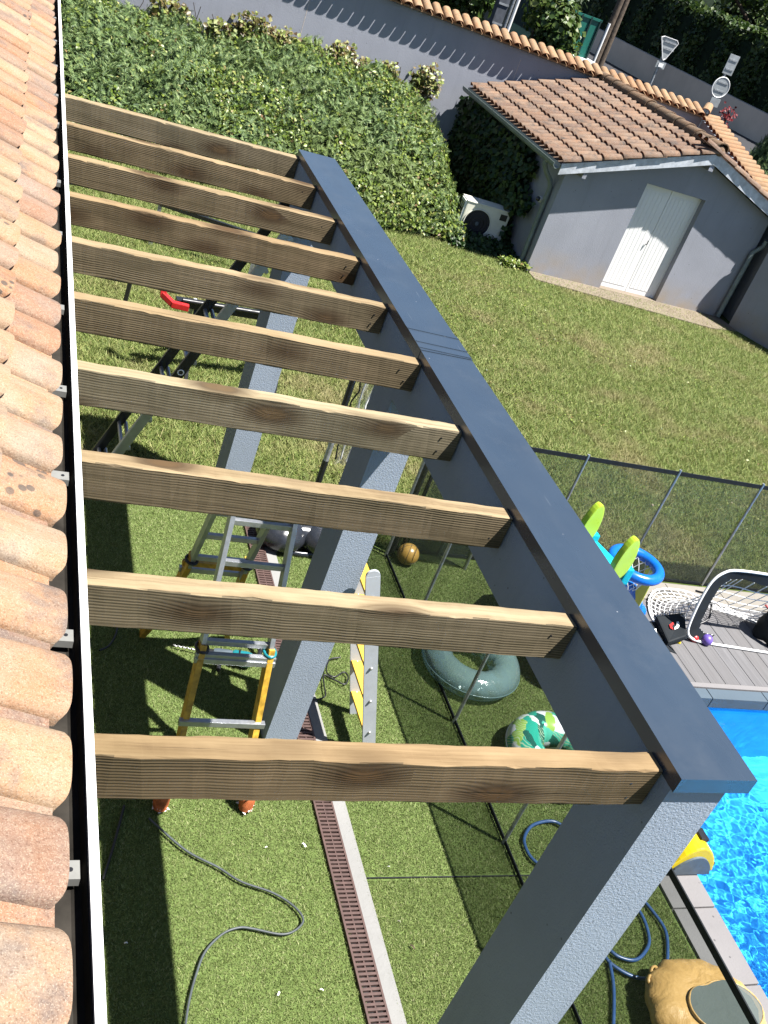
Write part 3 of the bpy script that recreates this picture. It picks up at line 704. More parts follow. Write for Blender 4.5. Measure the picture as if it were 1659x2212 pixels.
# side wall sloping down toward the shed's right corner
sw = thing('side_wall', 'side garden wall with tiled coping stepping down behind the shed ridge', 'wall', (13.2, 17.5, 0))
A0, A1 = Vector((13.72, 20.05, 0)), Vector((13.15, 15.2, 0)); zA, zB = 2.70, 1.93
dirv = (A1 - A0).normalized(); sn = Vector((-dirv.y, dirv.x, 0)); sn = sn if sn.x > 0 else -sn
MB().prism([A0, A1, A1 + Vector((0, 0, zB)), A0 + Vector((0, 0, zA))], sn * .2).obj('wall_panel', MT['wall'], sw)
L = (A1 - A0).length; nt = int(L / .205)
for i in range(nt + 1):
    t = i / nt; p = A0.lerp(A1, t) - sn * .10; z = zA + (zB - zA) * t + .05
    M = Matrix.Translation((p.x, p.y, z)) @ Matrix.Rotation(math.atan2(-sn.y, -sn.x) + random.uniform(-.02, .02), 4, 'Z') @ Matrix.Rotation(.12, 4, 'Y')
    place(ct, 'coping_tile', sw, M)
rt = canal(.42, .10, .092, .95, .015, 12, name='ridge_tile', mats=[MT['coping_tile'], MT['tile_edge']])
place(rt, 'corner_tile', sw, Matrix.Translation((13.66, 20.0, WT(13.7) + .13)) @ Matrix.Rotation(-2.2, 4, 'Z') @ Matrix.Rotation(.25, 4, 'Y'))
lw = thing('low_wall', 'shaded grey rendered wall running toward the right beyond the shed downpipe', 'wall', (13.4, 14.4, 0))
B0, B1 = Vector((12.98, 15.30, 0)), Vector((14.6, 12.2, 0)); d_ = (B1 - B0).normalized(); bn = Vector((-d_.y, d_.x, 0)); bn = bn if bn.x > 0 else -bn
MB().prism([B0, B1, B1 + Vector((0, 0, 2.0)), B0 + Vector((0, 0, 1.9))], bn * .2).obj('wall_panel', MT['wall'], lw)

# ================================================================== SHED
shed = thing('shed', 'small grey rendered shed with white double door and old terracotta tile roof', 'shed', (10.8, 17.5, 0))
FY, BY = 15.62, 20.2; XL, XR, XP = 8.68, 12.95, 11.12
zroof = lambda x: 2.60 - .315 * (XP - x) if x < XP else 2.60 - .345 * (x - XP)
DX0, DX1, DZ = 10.22, 11.47, 1.97
wl_ = MB()
wl_.prism([(XL, FY, 0), (DX0, FY, 0), (DX0, FY, zroof(DX0)), (XL, FY, zroof(XL))], (0, .2, 0))
wl_.prism([(DX1, FY, 0), (XR, FY, 0), (XR, FY, zroof(XR)), (DX1, FY, zroof(DX1))], (0, .2, 0))
wl_.prism([(DX0, FY, DZ), (DX1, FY, DZ), (DX1, FY, zroof(DX1)), (XP, FY, zroof(XP)), (DX0, FY, zroof(DX0))], (0, .2, 0))
wl_.obj('front_wall', MT['wall'], shed)
MB().bx(XL, XL + .2, FY + .2, BY, 0, zroof(XL)).obj('side_wall', MT['wall'], shed)
MB().bx(XR - .2, XR, FY + .2, BY, 0, zroof(XR)).obj('side_wall', MT['wall'], shed)
for s_, x0, x1 in ((0, DX0 + .012, (DX0 + DX1) / 2 - .004), (1, (DX0 + DX1) / 2 + .004, DX1 - .03)):
    lf = MB().bx(x0, x1, FY + .135, FY + .175, .03, DZ - .03).obj('door_leaf', MT['door'], shed, bevel=.004)
    w_ = (x1 - x0 - .10) / 6
    for k in range(6):
        MB().bx(x0 + .05 + k * w_ + .003, x0 + .05 + (k + 1) * w_ - .003, FY + .131, FY + .1345, .12, DZ - .12).obj('board', MT['door'], lf)
MB().tube([((DX0 + DX1) / 2 - .03, FY + .135, .95), ((DX0 + DX1) / 2 - .03, FY + .10, .95), ((DX0 + DX1) / 2 - .03, FY + .10, 1.03)], .008, 8).obj('door_handle', MT['black_metal'], shed)
fr = MB(); fr.bx(DX0, DX0 + .012, FY + .12, FY + .19, 0, DZ); fr.bx(DX1 - .03, DX1, FY + .12, FY + .19, 0, DZ); fr.bx(DX0, DX1, FY + .12, FY + .19, DZ - .03, DZ)
fr.obj('door_frame', MT['door'], shed)
MB().bx(DX0 - .02, DX1 + .02, FY - .04, FY + .19, 0, .03).obj('door_sill', MT['slab'], shed)
# roof boards, fascia, tiles
VY = 15.385
def roof_side(sgn, xe):
    z0 = zroof(XP) + .20; sl = .315 if sgn < 0 else .345
    ze = z0 - sl * abs(xe - XP)
    MB().prism([(XP, VY + .02, z0 - .03), (xe, VY + .02, ze - .03), (xe, VY + .02, ze - .06), (XP, VY + .02, z0 - .06)], (0, BY - VY - .1, 0)).obj('roof_sheet', MT['shed_tile'], shed)
    MB().prism([(XP, VY, z0 - .02), (xe, VY, ze - .02), (xe, VY, ze - .20), (XP, VY, z0 - .20)], (0, .025, 0)).obj('fascia_board', MT['zinc'], shed)
    return z0, sl
z0, sl = roof_side(-1, 8.42)
roof_side(1, 13.6)
shc = canal(.44, .090, .074, .82, .022, 8, name='roof_tile', mats=[MT['shed_tile'], MT['tile_edge']])
al = math.atan(sl)
MLS = Matrix.Rotation(math.pi, 4, 'Z')
for c in range(23):
    y = VY + .043 + c * .2085
    for j in range(8):
        xlow = 8.395 + j * .338; 
        zt = z0 - sl * (XP - xlow) + .024 + random.uniform(-.004, .004)
        M = Matrix.Translation((xlow + random.uniform(-.012, .012), y + random.uniform(-.006, .006), zt)) @ Matrix.Rotation(math.pi + random.uniform(-.02, .02), 4, 'Z') @ Matrix.Rotation(al - .06, 4, 'Y')
        place(shc, 'roof_tile', shed, M)
for j in range(8):
    xlow = 13.55 - j * .338; sl2 = .345
    for c in range(2):
        M = Matrix.Translation((xlow, VY + .035 + c * .2085, z0 - sl2 * (xlow - XP) + .012)) @ Matrix.Rotation(random.uniform(-.02, .02), 4, 'Z') @ Matrix.Rotation(math.atan(sl2) - .03, 4, 'Y')
        place(shc, 'roof_tile', shed, M)
rg = canal(.46, .135, .118, 1.0, .016, 12, name='ridge_tile', mats=[MT['ridge'], MT['ridge']])
for k in range(13):
    M = Matrix.Translation((XP + random.uniform(-.012, .012), VY - .03 + k * .375, z0 + .045 + random.uniform(-.004, .008))) @ Matrix.Rotation(-math.pi / 2 + random.uniform(-.03, .03), 4, 'Z') @ Matrix.Rotation(-.03, 4, 'Y')
    place(rg, 'ridge_tile', shed, M)
cap_ = MB().sphere((XP, VY + .06, z0 + .030), .105, 14, 8); cap_.obj('ridge_end', MT['ridge'], shed)
ze = z0 - sl * (XP - 8.42)
MB().prism([(8.40, VY, ze - .03), (8.395, VY, ze - .09), (8.36, VY, ze - .12), (8.31, VY, ze - .12), (8.275, VY, ze - .08), (8.272, VY, ze - .03), (8.28, VY, ze - .03), (8.283, VY, ze - .075), (8.315, VY, ze - .112), (8.355, VY, ze - .112), (8.388, VY, ze - .085), (8.392, VY, ze - .03)], (0, BY - VY - .1, 0)).obj('gutter', MT['dpipe'], shed)
MB().tube([(8.34, 15.80, ze - .10), (8.34, 15.80, ze - .18), (8.42, 15.82, ze - .28), (8.58, 15.85, ze - .42), (8.625, 15.85, ze - .52), (8.625, 15.80, .04)], .042, 12).obj('downpipe', MT['dpipe'], shed)
MB().tube([(8.625, 15.845, 1.28), (8.625, 15.843, 1.22)], .05, 12).obj('pipe_collar', MT['dpipe'], shed)
dp2 = MB().tube([(13.02, FY - .10, 1.62), (13.02, FY - .08, 1.5), (12.88, FY - .07, 1.35), (12.86, FY - .07, .05)], .045, 12).obj('downpipe', MT['dpipe'], shed)
for z in (2.25, 1.62): pass
MB().beam((8.9, FY - .22, zroof(8.9) - .06), (8.9, FY + .02, zroof(8.9) - .06), .07, .09).obj('purlin_end', MT['wall'], shed)
MB().beam((XP, FY - .22, zroof(XP) - .06), (XP, FY + .02, zroof(XP) - .06), .09, .11).obj('purlin_end', MT['wall'], shed)
lamp = thing('wall_lamp', 'small round lamp fixed to the shed side wall by the downpipe', 'lamp', (8.66, 16.03, 1.15))
MB().tube([(8.68, 16.03, 1.15), (8.62, 16.03, 1.15)], .05, 14).obj('lamp_base', MT['white_paint'], lamp)
MB().sphere((8.60, 16.03, 1.15), .042, 12, 8).obj('lamp_globe', MT['gloss_black'], lamp)
sl_ = MB().prism([(8.72, 15.26, 0), (12.3, 14.88, 0), (13.0, 15.05, 0), (12.95, 15.62, 0), (8.72, 15.62, 0)], (0, 0, .025)); structure(sl_.obj('shed_apron', MT['slab']))

# ================================================================== POOL SAFETY FENCES
def mesh_panel(p, q, h, fence, amp=.012, flip=0):
    p, q = Vector(p), Vector(q); n = 14; mz = 6; d = q - p; nn = Vector((-d.y, d.x, 0)).normalized(); vs = []
    for i in range(n + 1):
        for j in range(mz + 1):
            t, u = i / n, j / mz
            s = math.sin(math.pi * u) * (amp * math.sin(2 * math.pi * t * 1.5 + flip) + .6 * amp * math.sin(9 * t + 3 * u + flip))
            vs.append(p + d * t + nn * s + Vector((0, 0, .03 + (h - .06) * u - .012 * math.sin(math.pi * t) * u)))
    fs = [(i * (mz + 1) + j, (i + 1) * (mz + 1) + j, (i + 1) * (mz + 1) + j + 1, i * (mz + 1) + j + 1) for i in range(n) for j in range(mz)]
    mb = MB(); mb.add(vs, fs, 0, True); return mb.obj('mesh_panel', MT['mesh'], fence)
def fence_run(fence, pts, h, polemat, bt=.042):
    for i, (a, b) in enumerate(zip(pts[:-1], pts[1:])):
        a, b = Vector(a), Vector(b)
        mesh_panel(a, b, h, fence, flip=i * 1.3)
        MB().beam(a + Vector((0, 0, h - .02)), b + Vector((0, 0, h - .02)), .008, bt).obj('top_band', MT['fringe'], fence)
        MB().beam(a + Vector((0, 0, .025)), b + Vector((0, 0, .025)), .008, .03).obj('bottom_band', MT['fringe'], fence)
    for i, a in enumerate(pts):
        a = Vector(a); MB().tube([a + Vector((0, 0, -.02)), a + Vector((0, 0, h + .02))], .0135, 10).obj('pole', polemat, fence)
f1 = thing('pool_fence', 'dark mesh pool fence on slim poles standing along the turf beside the pool', 'fence', (3.548, 4, 0))
fence_run(f1, [(3.548, y, 0) for y in (.55, 1.60, 2.65, 3.70, 4.755, 5.81, 6.72)], 1.25, MT['galv'])
f2 = thing('pool_fence', 'dark mesh pool fence on silver poles dividing the lawn from the deck', 'fence', (6, 6.83, 0))
fence_run(f2, [(x, 6.82, 0) for x in (3.60, 4.10, 5.10, 6.11, 7.10, 8.1, 9.1, 10.1)], 1.25, MT['alu'])
cpst = thing('corner_post', 'dark fence corner posts with folded mesh flap behind the toy ball', 'fence', (3.62, 6.74, 0))
MB().tube([(3.60, 6.74, 0), (3.60, 6.74, 1.27)], .024, 10).obj('post', MT['black_metal'], cpst)
MB().tube([(3.68, 6.74, 0), (3.68, 6.74, 1.24)], .018, 10).obj('post', MT['black_metal'], cpst)
mesh_panel((3.70, 6.70, 0), (4.30, 6.66, 0), .9, cpst)
MB().tube([(4.31, 6.66, 0), (4.31, 6.66, .92)], .016, 10).obj('post', MT['alu'], cpst)

# ================================================================== A-FRAME LADDER with yellow legs
lad = thing('step_ladder', 'aluminium folding ladder with worn yellow flared legs and rag wrapped feet', 'ladder', (1.6, 4.7, 0))
def lerp(a, b, t): return Vector(a).lerp(Vector(b), t)
def rail(a, b, w, d, mat, up): return MB().beam(a, b, w, d, up).obj('rail', mat, lad, bevel=.003)
FT = (Vector((1.424, 4.565, 1.80)), Vector((1.780, 4.565, 1.80)))
FC = (Vector((1.40, 4.30, .98)), Vector((1.80, 4.30, .98)))
FM = (Vector((1.385, 4.16, .52)), Vector((1.815, 4.16, .52)))
FF = (Vector((1.33, 3.955, .02)), Vector((1.845, 3.955, .02)))
RT = (Vector((1.432, 4.825, 1.80)), Vector((1.781, 4.825, 1.80)))
RCo = (Vector((1.44, 5.14, .95)), Vector((1.80, 5.14, .95)))
RM = (Vector((1.41, 5.29, .50)), Vector((1.84, 5.29, .50)))
RF = (Vector((1.335, 5.47, .02)), Vector((1.945, 5.47, .02)))
for s in (0, 1):
    up = (1, 0, 0)
    MB().beam(FT[s], FC[s] + (FC[s] - FT[s]) * .15, .028, .07, (0, -.93, .36)).obj('rail', MT['alu'], lad, bevel=.004)
    MB().beam(RT[s], RCo[s] + (RCo[s] - RT[s]) * .15, .028, .07, (0, .93, .36)).obj('rail', MT['alu'], lad, bevel=.004)
    for (C_, M_, F_, sg) in ((FC, FM, FF, -1), (RCo, RM, RF, 1)):
        mb = MB(); prev = C_[s]; pts = [C_[s], lerp(C_[s], M_[s], .5), M_[s], lerp(M_[s], F_[s], .45) + Vector(((s * 2 - 1) * -.018, 0, 0)), F_[s]]
        mb.beam(pts[0] + Vector((0, 0, .03)), pts[2], .036, .082, (0, sg * .93, .36)); lg = mb.obj('flared_leg', MT['yellow_fibre'], lad, bevel=.004)
        mb = MB(); mb.beam(pts[2], pts[3], .036, .082, (0, sg * .93, .36)); mb.beam(pts[3], pts[4], .036, .082, (0, sg * .93, .36)); mb.obj('leg_foot', MT['yellow_fibre'], lg)
    # rag wrapped front feet
    f = FF[s]
    rg_ = MB(); rg_.tube([f + Vector((0, .03, .16)), f + Vector((0, .015, .10)), f + Vector((0, 0, .04)), f + Vector((0, -.01, .005))], .05, 12, rs=[.043, .050, .047, .040]).obj('wrapped_foot', MT['orange_rag'], lad)
    fr_ = MB()
    for k in range(30):
        a = random.uniform(0, 6.28); r = random.uniform(.035, .046); z = random.choice((.01, .015, .03, .15, .16)); e = random.uniform(.006, .026)
        p = f + Vector((math.cos(a) * r, math.sin(a) * r, z)); aa = a + random.uniform(-1, 1); q = p + Vector((math.cos(aa) * e, math.sin(aa) * e, random.uniform(-.008, .006))); sd = Vector((-math.sin(a), math.cos(a), 0)) * random.uniform(.006, .013)
        fr_.add([p - sd, p + sd, q + Vector((0, 0, .004))], [(0, 1, 2)])
    fr_.obj('frayed_cloth', MT['white_rag'], lad)
for i, t in enumerate((.12, .40, .68, .96)):
    MB().beam(lerp(FT[0], FC[0], t), lerp(FT[1], FC[1], t), .030, .034).obj('rung', MT['alu'], lad, bevel=.004)
    MB().beam(lerp(RT[0], RCo[0], t), lerp(RT[1], RCo[1], t), .030, .034).obj('rung', MT['alu'], lad, bevel=.004)
for P_, t, m_ in ((FC, .06, 'alu'), (FC, .12, 'alu'), (RCo, .15, 'yellow_fibre'), (RCo, .30, 'alu')):
    Q_ = FM if P_ is FC else RM
    a, b = lerp(P_[0], Q_[0], t), lerp(P_[1], Q_[1], t); e = (b - a).normalized() * .035; MB().beam(a - e + Vector((0, -.03 if P_ is FC else .03, 0)), b + e + Vector((0, -.03 if P_ is FC else .03, 0)), .032, .036).obj('rung', MT[m_], lad, bevel=.004)
a, b = FM; e = (b - a).normalized() * .04; MB().beam(a - e + Vector((0, -.03, .03)), b + e + Vector((0, -.03, .03)), .034, .038).obj('rung', MT['alu'], lad, bevel=.004)
a, b = RM; MB().beam(a, b, .034, .05).obj('rung', MT['yellow_fibre'], lad, bevel=.004)
for s in (0, 1):
    p = FC[s]; MB().torus(p + Vector((0, -.005, .0)), .034, .010, 16, 8, mi=0, sy=1.3).obj('locking_collar', MT['teal'] if s else MT['black'], lad)
    p = RCo[s]; MB().torus(p, .036, .010, 16, 8, sy=1.3).obj('locking_collar', MT['black'], lad)

# ---- extension ladder leaning on the far end of the beam
l2 = thing('extension_ladder', 'dark extension ladder leaning up to the far end of the pergola beam', 'ladder', (1.0, 7.35, 0))
k_ = 1.06 / 2.60; lx = lambda z: .99 + z * k_
for (y, segs) in ((7.10, ((.02, .90, 'alu'), (.90, 1.62, 'black_metal'), (1.62, 2.60, 'alu'))), (7.50, ((.02, 2.60, 'black_metal'),))):  # black rail stretches put the aluminium ladder's shaded side into the colour
    for za, zb, mt_ in segs:
        MB().beam((lx(za), y, za), (lx(zb), y, zb), .026, .078, (-.9, 0, .4)).obj('rail', MT[mt_], l2, bevel=.003)
    MB().beam((lx(0) - .01, y, 0), (lx(.08), y, .08), .032, .088, (-.9, 0, .4)).obj('rubber_foot', MT['black'], l2)
for i in range(9):
    z = .22 + i * .28
    for o_ in (0, .055): MB().tube([(lx(z) + o_, 7.10, z), (lx(z) + o_, 7.50, z)], .017, 10).obj('rung', MT['alu'], l2)
MB().torus((lx(1.25), 7.086, 1.25), .022, .005, 14, 6, Matrix.Rotation(math.pi / 2, 3, 'X')).obj('rail_hole', MT['white_metal'], l2)

# ---- work stand with red clamp head on the lawn
ws = thing('work_stand', 'folding black work stand with red clamp head and perforated silver legs', 'work stand', (2.1, 10.2, 0))
P0, P1 = Vector((1.80, 9.52, .78)), Vector((3.05, 9.62, .78))
MB().beam(P0, P1, .10, .07).obj('beam', MT['black_metal'], ws, bevel=.006)
MB().tube([P0 + Vector((.05, -.06, .05)), P1 + Vector((0, -.06, .05))], .022, 10).obj('guide_tube', MT['black'], ws)
rc = MB(); c0 = P0 + Vector((-.14, -.06, .06))
rc.beam(c0 + Vector((-.02, .02, .16)), c0 + Vector((-.005, -.01, .0)), .06, .055, (0, 1, 0)); rc.beam(c0 + Vector((-.02, -.01, .02)), c0 + Vector((.10, -.06, -.05)), .06, .055); rc.beam(c0 + Vector((.08, -.06, -.045)), c0 + Vector((.25, -.07, -.05)), .065, .06)
rc.obj('clamp_head', MT['red'], ws, bevel=.008)
for (x, y0, y1) in ((2.02, 9.62, 9.2), (2.02, 9.70, 10.1), (2.95, 9.62, 9.2), (2.95, 9.70, 10.1)):
    lg = MB().beam((x, y0, .76), (x, y1, .03), .035, .035, (1, 0, 0)).obj('leg', MT['galv'] if y1 > 9.6 else MT['black_metal'], ws, bevel=.003)
    for k in range(9):
        p = lerp((x, y0, .76), (x, y1, .03), .12 + k * .09); MB().tube([p + Vector((-.019, 0, 0)), p + Vector((.019, 0, 0))], .006, 6).obj('leg_hole', MT['black'], lg)
tp = thing('trestle', 'pair of thin perforated metal trestle legs on the lawn beyond the work stand', 'trestle', (2.3, 12.4, 0))
for (px_, py_) in ((333, 505), (546, 575), (276, 640)):
    b = gz(px_ - 9, py_ + 25, 0); MB().beam(b, b + Vector((.03, .05, .55)), .045, .02).obj('leg', MT['galv'] if px_ != 276 else MT['black_metal'], tp)
MB().beam(gz(324, 530, 0) + Vector((.03, .05, .55)), gz(537, 600, 0) + Vector((.03, .05, .55)), .05, .05).obj('crossbar', MT['black_metal'], tp)

# ---- small stepladder leaning against the middle post
s2 = thing('small_ladder', 'pale grey small ladder with yellow treads leaning against the middle post', 'ladder', (2.75, 4.6, 0))
for y in (4.43, 4.80):
    a, b = Vector((2.785, y, .01)), Vector((2.312, y, 1.50)); pr = MB()
    pr.beam(a, b, .018, .088, (.95, 0, .3)); pr.tube([b + Vector((0, -.0082, 0)), b + Vector((0, .0082, 0))], .0445, 18); rl = pr.obj('rail', MT['grey_paint'], s2, bevel=.0)
    for k in range(5):
        p = lerp(a, b, .14 + .19 * k) + Vector((0, -.012, 0)); MB().sphere(p, .011, 8, 6).obj('bolt', MT['steel'], rl)
for k in range(5):
    p = lerp((2.785, 4.44, .01), (2.312, 4.44, 1.50), .14 + .19 * k); MB().beam(p, p + Vector((0, .35, 0)), .085, .018, (0, 0, 1)).obj('tread', MT['tread'], s2, bevel=.003)

# ---- parasol base with pole
pz = thing('parasol_stand', 'black plastic parasol base with dark pole and loose clear sleeve on the turf', 'parasol stand', (2.74, 6.92, 0))
base = MB()
for cx_, sx in ((2.56, 1), (2.92, 1)):
    base.sphere((cx_, 6.74, .12), .22, 22, 12, 0, (1.0, 1.0, .66))
base.tube([(2.58, 6.74, .13), (2.90, 6.74, .13)], .11, 16)
bo = base.obj('water_tank', MT['gloss_black'], pz)
MB().torus((2.74, 6.78, .025), .32, .03, 36, 8, None, 0, .62).obj('base_rim', MT['gloss_black'], pz)
MB().torus((2.835, 7.0, .27), .035, .012, 18, 8).obj('pole_socket', MT['black'], pz)
MB().tube([(2.835, 7.0, .18), (2.832, 7.0, .72)], .027, 14).obj('lower_pole', MT['black_metal'], pz)
MB().tube([(2.832, 7.0, .72), (2.830, 7.0, 1.02)], .024, 14).obj('galvanised_pole', MT['galv'], pz)
MB().tube([(2.830, 7.0, 1.02), (2.825, 7.0, 1.75)], .027, 14).obj('upper_pole', MT['black_metal'], pz)
MB().box((2.87, 7.0, 1.60), (.16, .08, .10)).obj('crank_box', MT['black'], pz, bevel=.01)
for k in range(4):
    o = Vector((2.90 + .055 * k, 7.0 + random.uniform(-.02, .02), 0)); pts = [o + Vector((random.uniform(-.015, .015), random.uniform(-.02, .02), 1.62 - t * .11)) for t in range(9)]
    MB().tube(pts, .007, 6).obj('hanging_cord', MT['black'] if k in (0, 3) else MT['white_metal'], pz)
sv = MB(); vs = []
for i in range(9):
    for j in range(13): vs.append((2.91 + .13 * i / 8 + .008 * math.sin(j * 1.9 + i), 7.0 + .02 * math.sin(i * 1.6 + j * .8), 1.60 - .075 * j))
sv.add(vs, [(i * 13 + j, (i + 1) * 13 + j, (i + 1) * 13 + j + 1, i * 13 + j + 1) for i in range(8) for j in range(12)], 0, True)
sv.obj('clear_sleeve', vinyl('clear_film', (0.6, 0.62, 0.62), 0.25, 0.08), pz)

# ---- drill
dr_ = thing('hammer_drill', 'teal and black hammer drill with long bit lying on the turf', 'drill', (1.9, 5.25, 0))
ax = (Vector((2.08, 5.20, .07)) - Vector((1.54, 5.345, .035))); a0 = Vector((1.54, 5.345, .035)); D_ = ax.normalized(); sd = Vector((-D_.y, D_.x, 0))
spi = [a0 + ax * .37 * t / 30 + (sd * math.cos(t * 1.4) + Vector((0, 0, 1)) * math.sin(t * 1.4)) * .0035 for t in range(31)]
MB().tube(spi, .006, 6).obj('drill_bit', MT['steel'], dr_)
MB().tube([a0 + ax * t for t in (.36, .40, .46, .52)], .02, 14, rs=[.012, .022, .026, .03]).obj('chuck', MT['black'], dr_)
MB().tube([a0 + ax * t for t in (.50, .56, .70, .74)], .04, 14, rs=[.034, .042, .046, .044]).obj('gear_housing', MT['slate'], dr_)
MB().tube([a0 + ax * t for t in (.735, .76, .92, .98, 1.0)], .05, 16, rs=[.046, .055, .058, .05, .03]).obj('motor_housing', MT['teal'], dr_)
hp = [a0 + ax * t + sd * v for t, v in ((.95, .02), (1.07, .06), (1.08, .14), (1.0, .20))]
MB().tube(hp, .02, 10).obj('rear_handle', MT['black'], dr_)
MB().tube([a0 + ax * .6 + sd * v for v in (-.03, -.09, -.16)], .016, 10).obj('side_handle', MT['black'], dr_)
MB().torus(a0 + ax * .82, .058, .006, 20, 6, (D_.to_track_quat('Z', 'Y')).to_matrix()).obj('grip_band', MT['black'], dr_)

# ---- cables and hoses lying on the turf
def smooth(pts, n=10):
    pts = [Vector(p) for p in pts]; out = []
    P_ = [pts[0] * 2 - pts[1]] + pts + [pts[-1] * 2 - pts[-2]]
    for i in range(1, len(P_) - 2):
        for k in range(n):
            t = k / n; p0, p1, p2, p3 = P_[i - 1:i + 3]
            out.append(.5 * ((2 * p1) + (p2 - p0) * t + (2 * p0 - 5 * p1 + 4 * p2 - p3) * t * t + (3 * p1 - p0 - 3 * p2 + p3) * t ** 3))
    return out + [pts[-1]]
cab = [gz(x, y, .028) for x, y in ((322, 1768), (400, 1836), (470, 1873), (520, 1904), (590, 1929), (635, 1958), (655, 1987), (637, 2010), (605, 2018), (545, 2006), (515, 2004), (480, 2018), (443, 2056), (422, 2110), (408, 2165), (398, 2230))]
tag(MB().tube(smooth(cab), .0068, 8).obj('power_cable', MT['cable']), 'dark grey cable looping across the sunlit turf in the foreground', 'cable')
c2 = [gz(x, y, .03) for x, y in ((735, 1420), (712, 1425), (705, 1450), (722, 1462), (742, 1452), (752, 1462), (745, 1478), (722, 1468), (700, 1458), (700, 1480), (703, 1502), (690, 1510), (670, 1512))]
tag(MB().tube(smooth(c2), .006, 6).obj('power_cable', MT['black']), 'thin black cable coiled between the middle post and small ladder', 'cable')
c3 = [gz(x, y, .025) for x, y in ((268, 1740), (255, 1790), (238, 1850), (222, 1900))]
tag(MB().tube(smooth(c3), .008, 6).obj('power_cable', MT['black']), 'black cable lying in the dark shade beside the gutter', 'cable')
c4 = [gz(x, y, .025) for x, y in ((255, 1338), (250, 1370), (235, 1395), (215, 1405))]
tag(MB().tube(smooth(c4), .007, 6).obj('power_cable', MT['black']), 'short curl of black cable in the shade behind the second joist', 'cable')
hs_ = MB()
for run in (((1225, 1790), (1193, 1774), (1152, 1782), (1133, 1808), (1137, 1835), (1155, 1860), (1200, 1890)),
            ((1345, 1930), (1385, 1975), (1402, 2028), (1392, 2058), (1370, 2074), (1335, 2066), (1310, 2045)),
            ((1370, 1925), (1401, 1958), (1436, 2008), (1442, 2058), (1437, 2090), (1420, 2108), (1390, 2114), (1355, 2104), (1318, 2080), (1300, 2055)),
            ((1316, 2076), (1324, 2120), (1326, 2165), (1324, 2235))):
    hs_.tube(smooth([gz(x, y, .03) for x, y in run]), .0115, 10)
tag(hs_.obj('garden_hose', MT['hose']), 'blue garden hose looping over the turf behind the near post', 'hose')

# ---- scraps on the turf
scr = [(657, 1825, 'thin white splinter lying on the turf left of the drain', .016, 'white_rag'), (575, 1830, 'small white scrap on the turf between the wrapped ladder foot and the drain', .008, 'white_rag'),
       (602, 2146, 'slanted white scrap on the turf between the cable bend and the drain', .012, 'white_rag'), (695, 2138, 'small white scrap beside the lower end of the drain grate', .010, 'white_rag'),
       (891, 2045, 'curled dry brown leaf on the turf strip right of the concrete', .016, 'bark'), (862, 1990, 'pale scrap on the sunlit turf strip below the dark seam', .009, 'pad'),
       (840, 1872, 'pale speck on the sunlit turf strip above the dark seam', .007, 'white_rag'), (272, 2037, 'pale scrap lying in the shade band beside the gutter', .009, 'white_rag')]
for x, y, lab_, L_, mt_ in scr:
    p = gz(x, y, .022); a = random.uniform(0, 3); d_ = Vector((math.cos(a), math.sin(a), 0)); s_ = Vector((-d_.y, d_.x, 0)) * L_ * .38
    mb = MB(); mb.add([p - d_ * L_ - s_, p - s_ + Vector((0, 0, .006)), p + d_ * L_ - s_, p + d_ * L_ + s_, p + s_ + Vector((0, 0, .008)), p - d_ * L_ + s_], [(0, 1, 4, 5), (1, 2, 3, 4)])
    tag(mb.obj('dry_leaf' if mt_ == 'bark' else 'paper_scrap', MT[mt_]), lab_, 'leaf' if mt_ == 'bark' else 'scrap', None if mt_ == 'bark' else 'scraps on the turf')

# ================================================================== POOL TOYS
bl = thing('toy_ball', 'small tan toy basketball lying on turf by the fence corner', 'ball', gz(866, 1218, 0))
bc = bl.location + Vector((.04, .02, .098))
MB().sphere(bc, .098, 28, 18).obj('skin', MT['ball'], bl)
for R_ in (Matrix.Rotation(.4, 3, 'X'), Matrix.Rotation(1.57, 3, 'X') @ Matrix.Rotation(.3, 3, 'Z'), Matrix.Rotation(1.57, 3, 'Y') @ Matrix.Rotation(.5, 3, 'X')):
    MB().torus(bc, .0975, .0022, 48, 6, R_).obj('seam', MT['black'], bl)
for sgn in (-1, 1):
    MB().torus(bc + Vector((sgn * .045, -.03 * sgn, .02)), .078, .0022, 40, 6, Matrix.Rotation(1.57, 3, 'Y') @ Matrix.Rotation(.5, 3, 'X')).obj('seam', MT['black'], bl)
rgf = thing('swim_ring', 'translucent teal inflatable ring lying behind the mesh fence', 'swim ring', (3.85, 5.32, 0))
tr_ = MB(); vs = []
for i in range(64):
    a = 2 * math.pi * i / 64; 
    for k in range(18):
        b = 2 * math.pi * k / 18; w_ = .012 * math.sin(13 * a + 2 * b) * max(0, math.cos(b + 2.6)); r_ = .118 + w_
        vs.append((3.85 + (.285 + r_ * math.cos(b)) * math.cos(a), 5.32 + (.285 + r_ * math.cos(b)) * math.sin(a), .112 + .95 * r_ * math.sin(b)))
tr_.add(vs, [(i * 18 + k, ((i + 1) % 64) * 18 + k, ((i + 1) % 64) * 18 + (k + 1) % 18, i * 18 + (k + 1) % 18) for i in range(64) for k in range(18)], 0, True)
tr_.obj('inflated_tube', MT['clear_vinyl'], rgf); MB().torus((3.85, 5.32, .112), .405, .004, 64, 6).obj('welded_seam', MT['clear_vinyl'], rgf)
ob = thing('float_buoy', 'orange rounded float standing on turf partly hidden by the beam', 'float', (4.62, 5.33, 0))
MB().sphere((4.62, 5.33, .16), .22, 24, 16, 0, (1, 1, .75)).obj('shell', MT['orange'], ob)
MB().torus((4.62, 5.33, .16), .22, .012, 36, 8).obj('seam', MT['orange'], ob)
gf = thing('patterned_float', 'inflatable ring with green and white leaf print beside the pool', 'swim ring', (4.18, 4.36, 0))
mb = MB(); vs = []
NU, NV = 72, 20
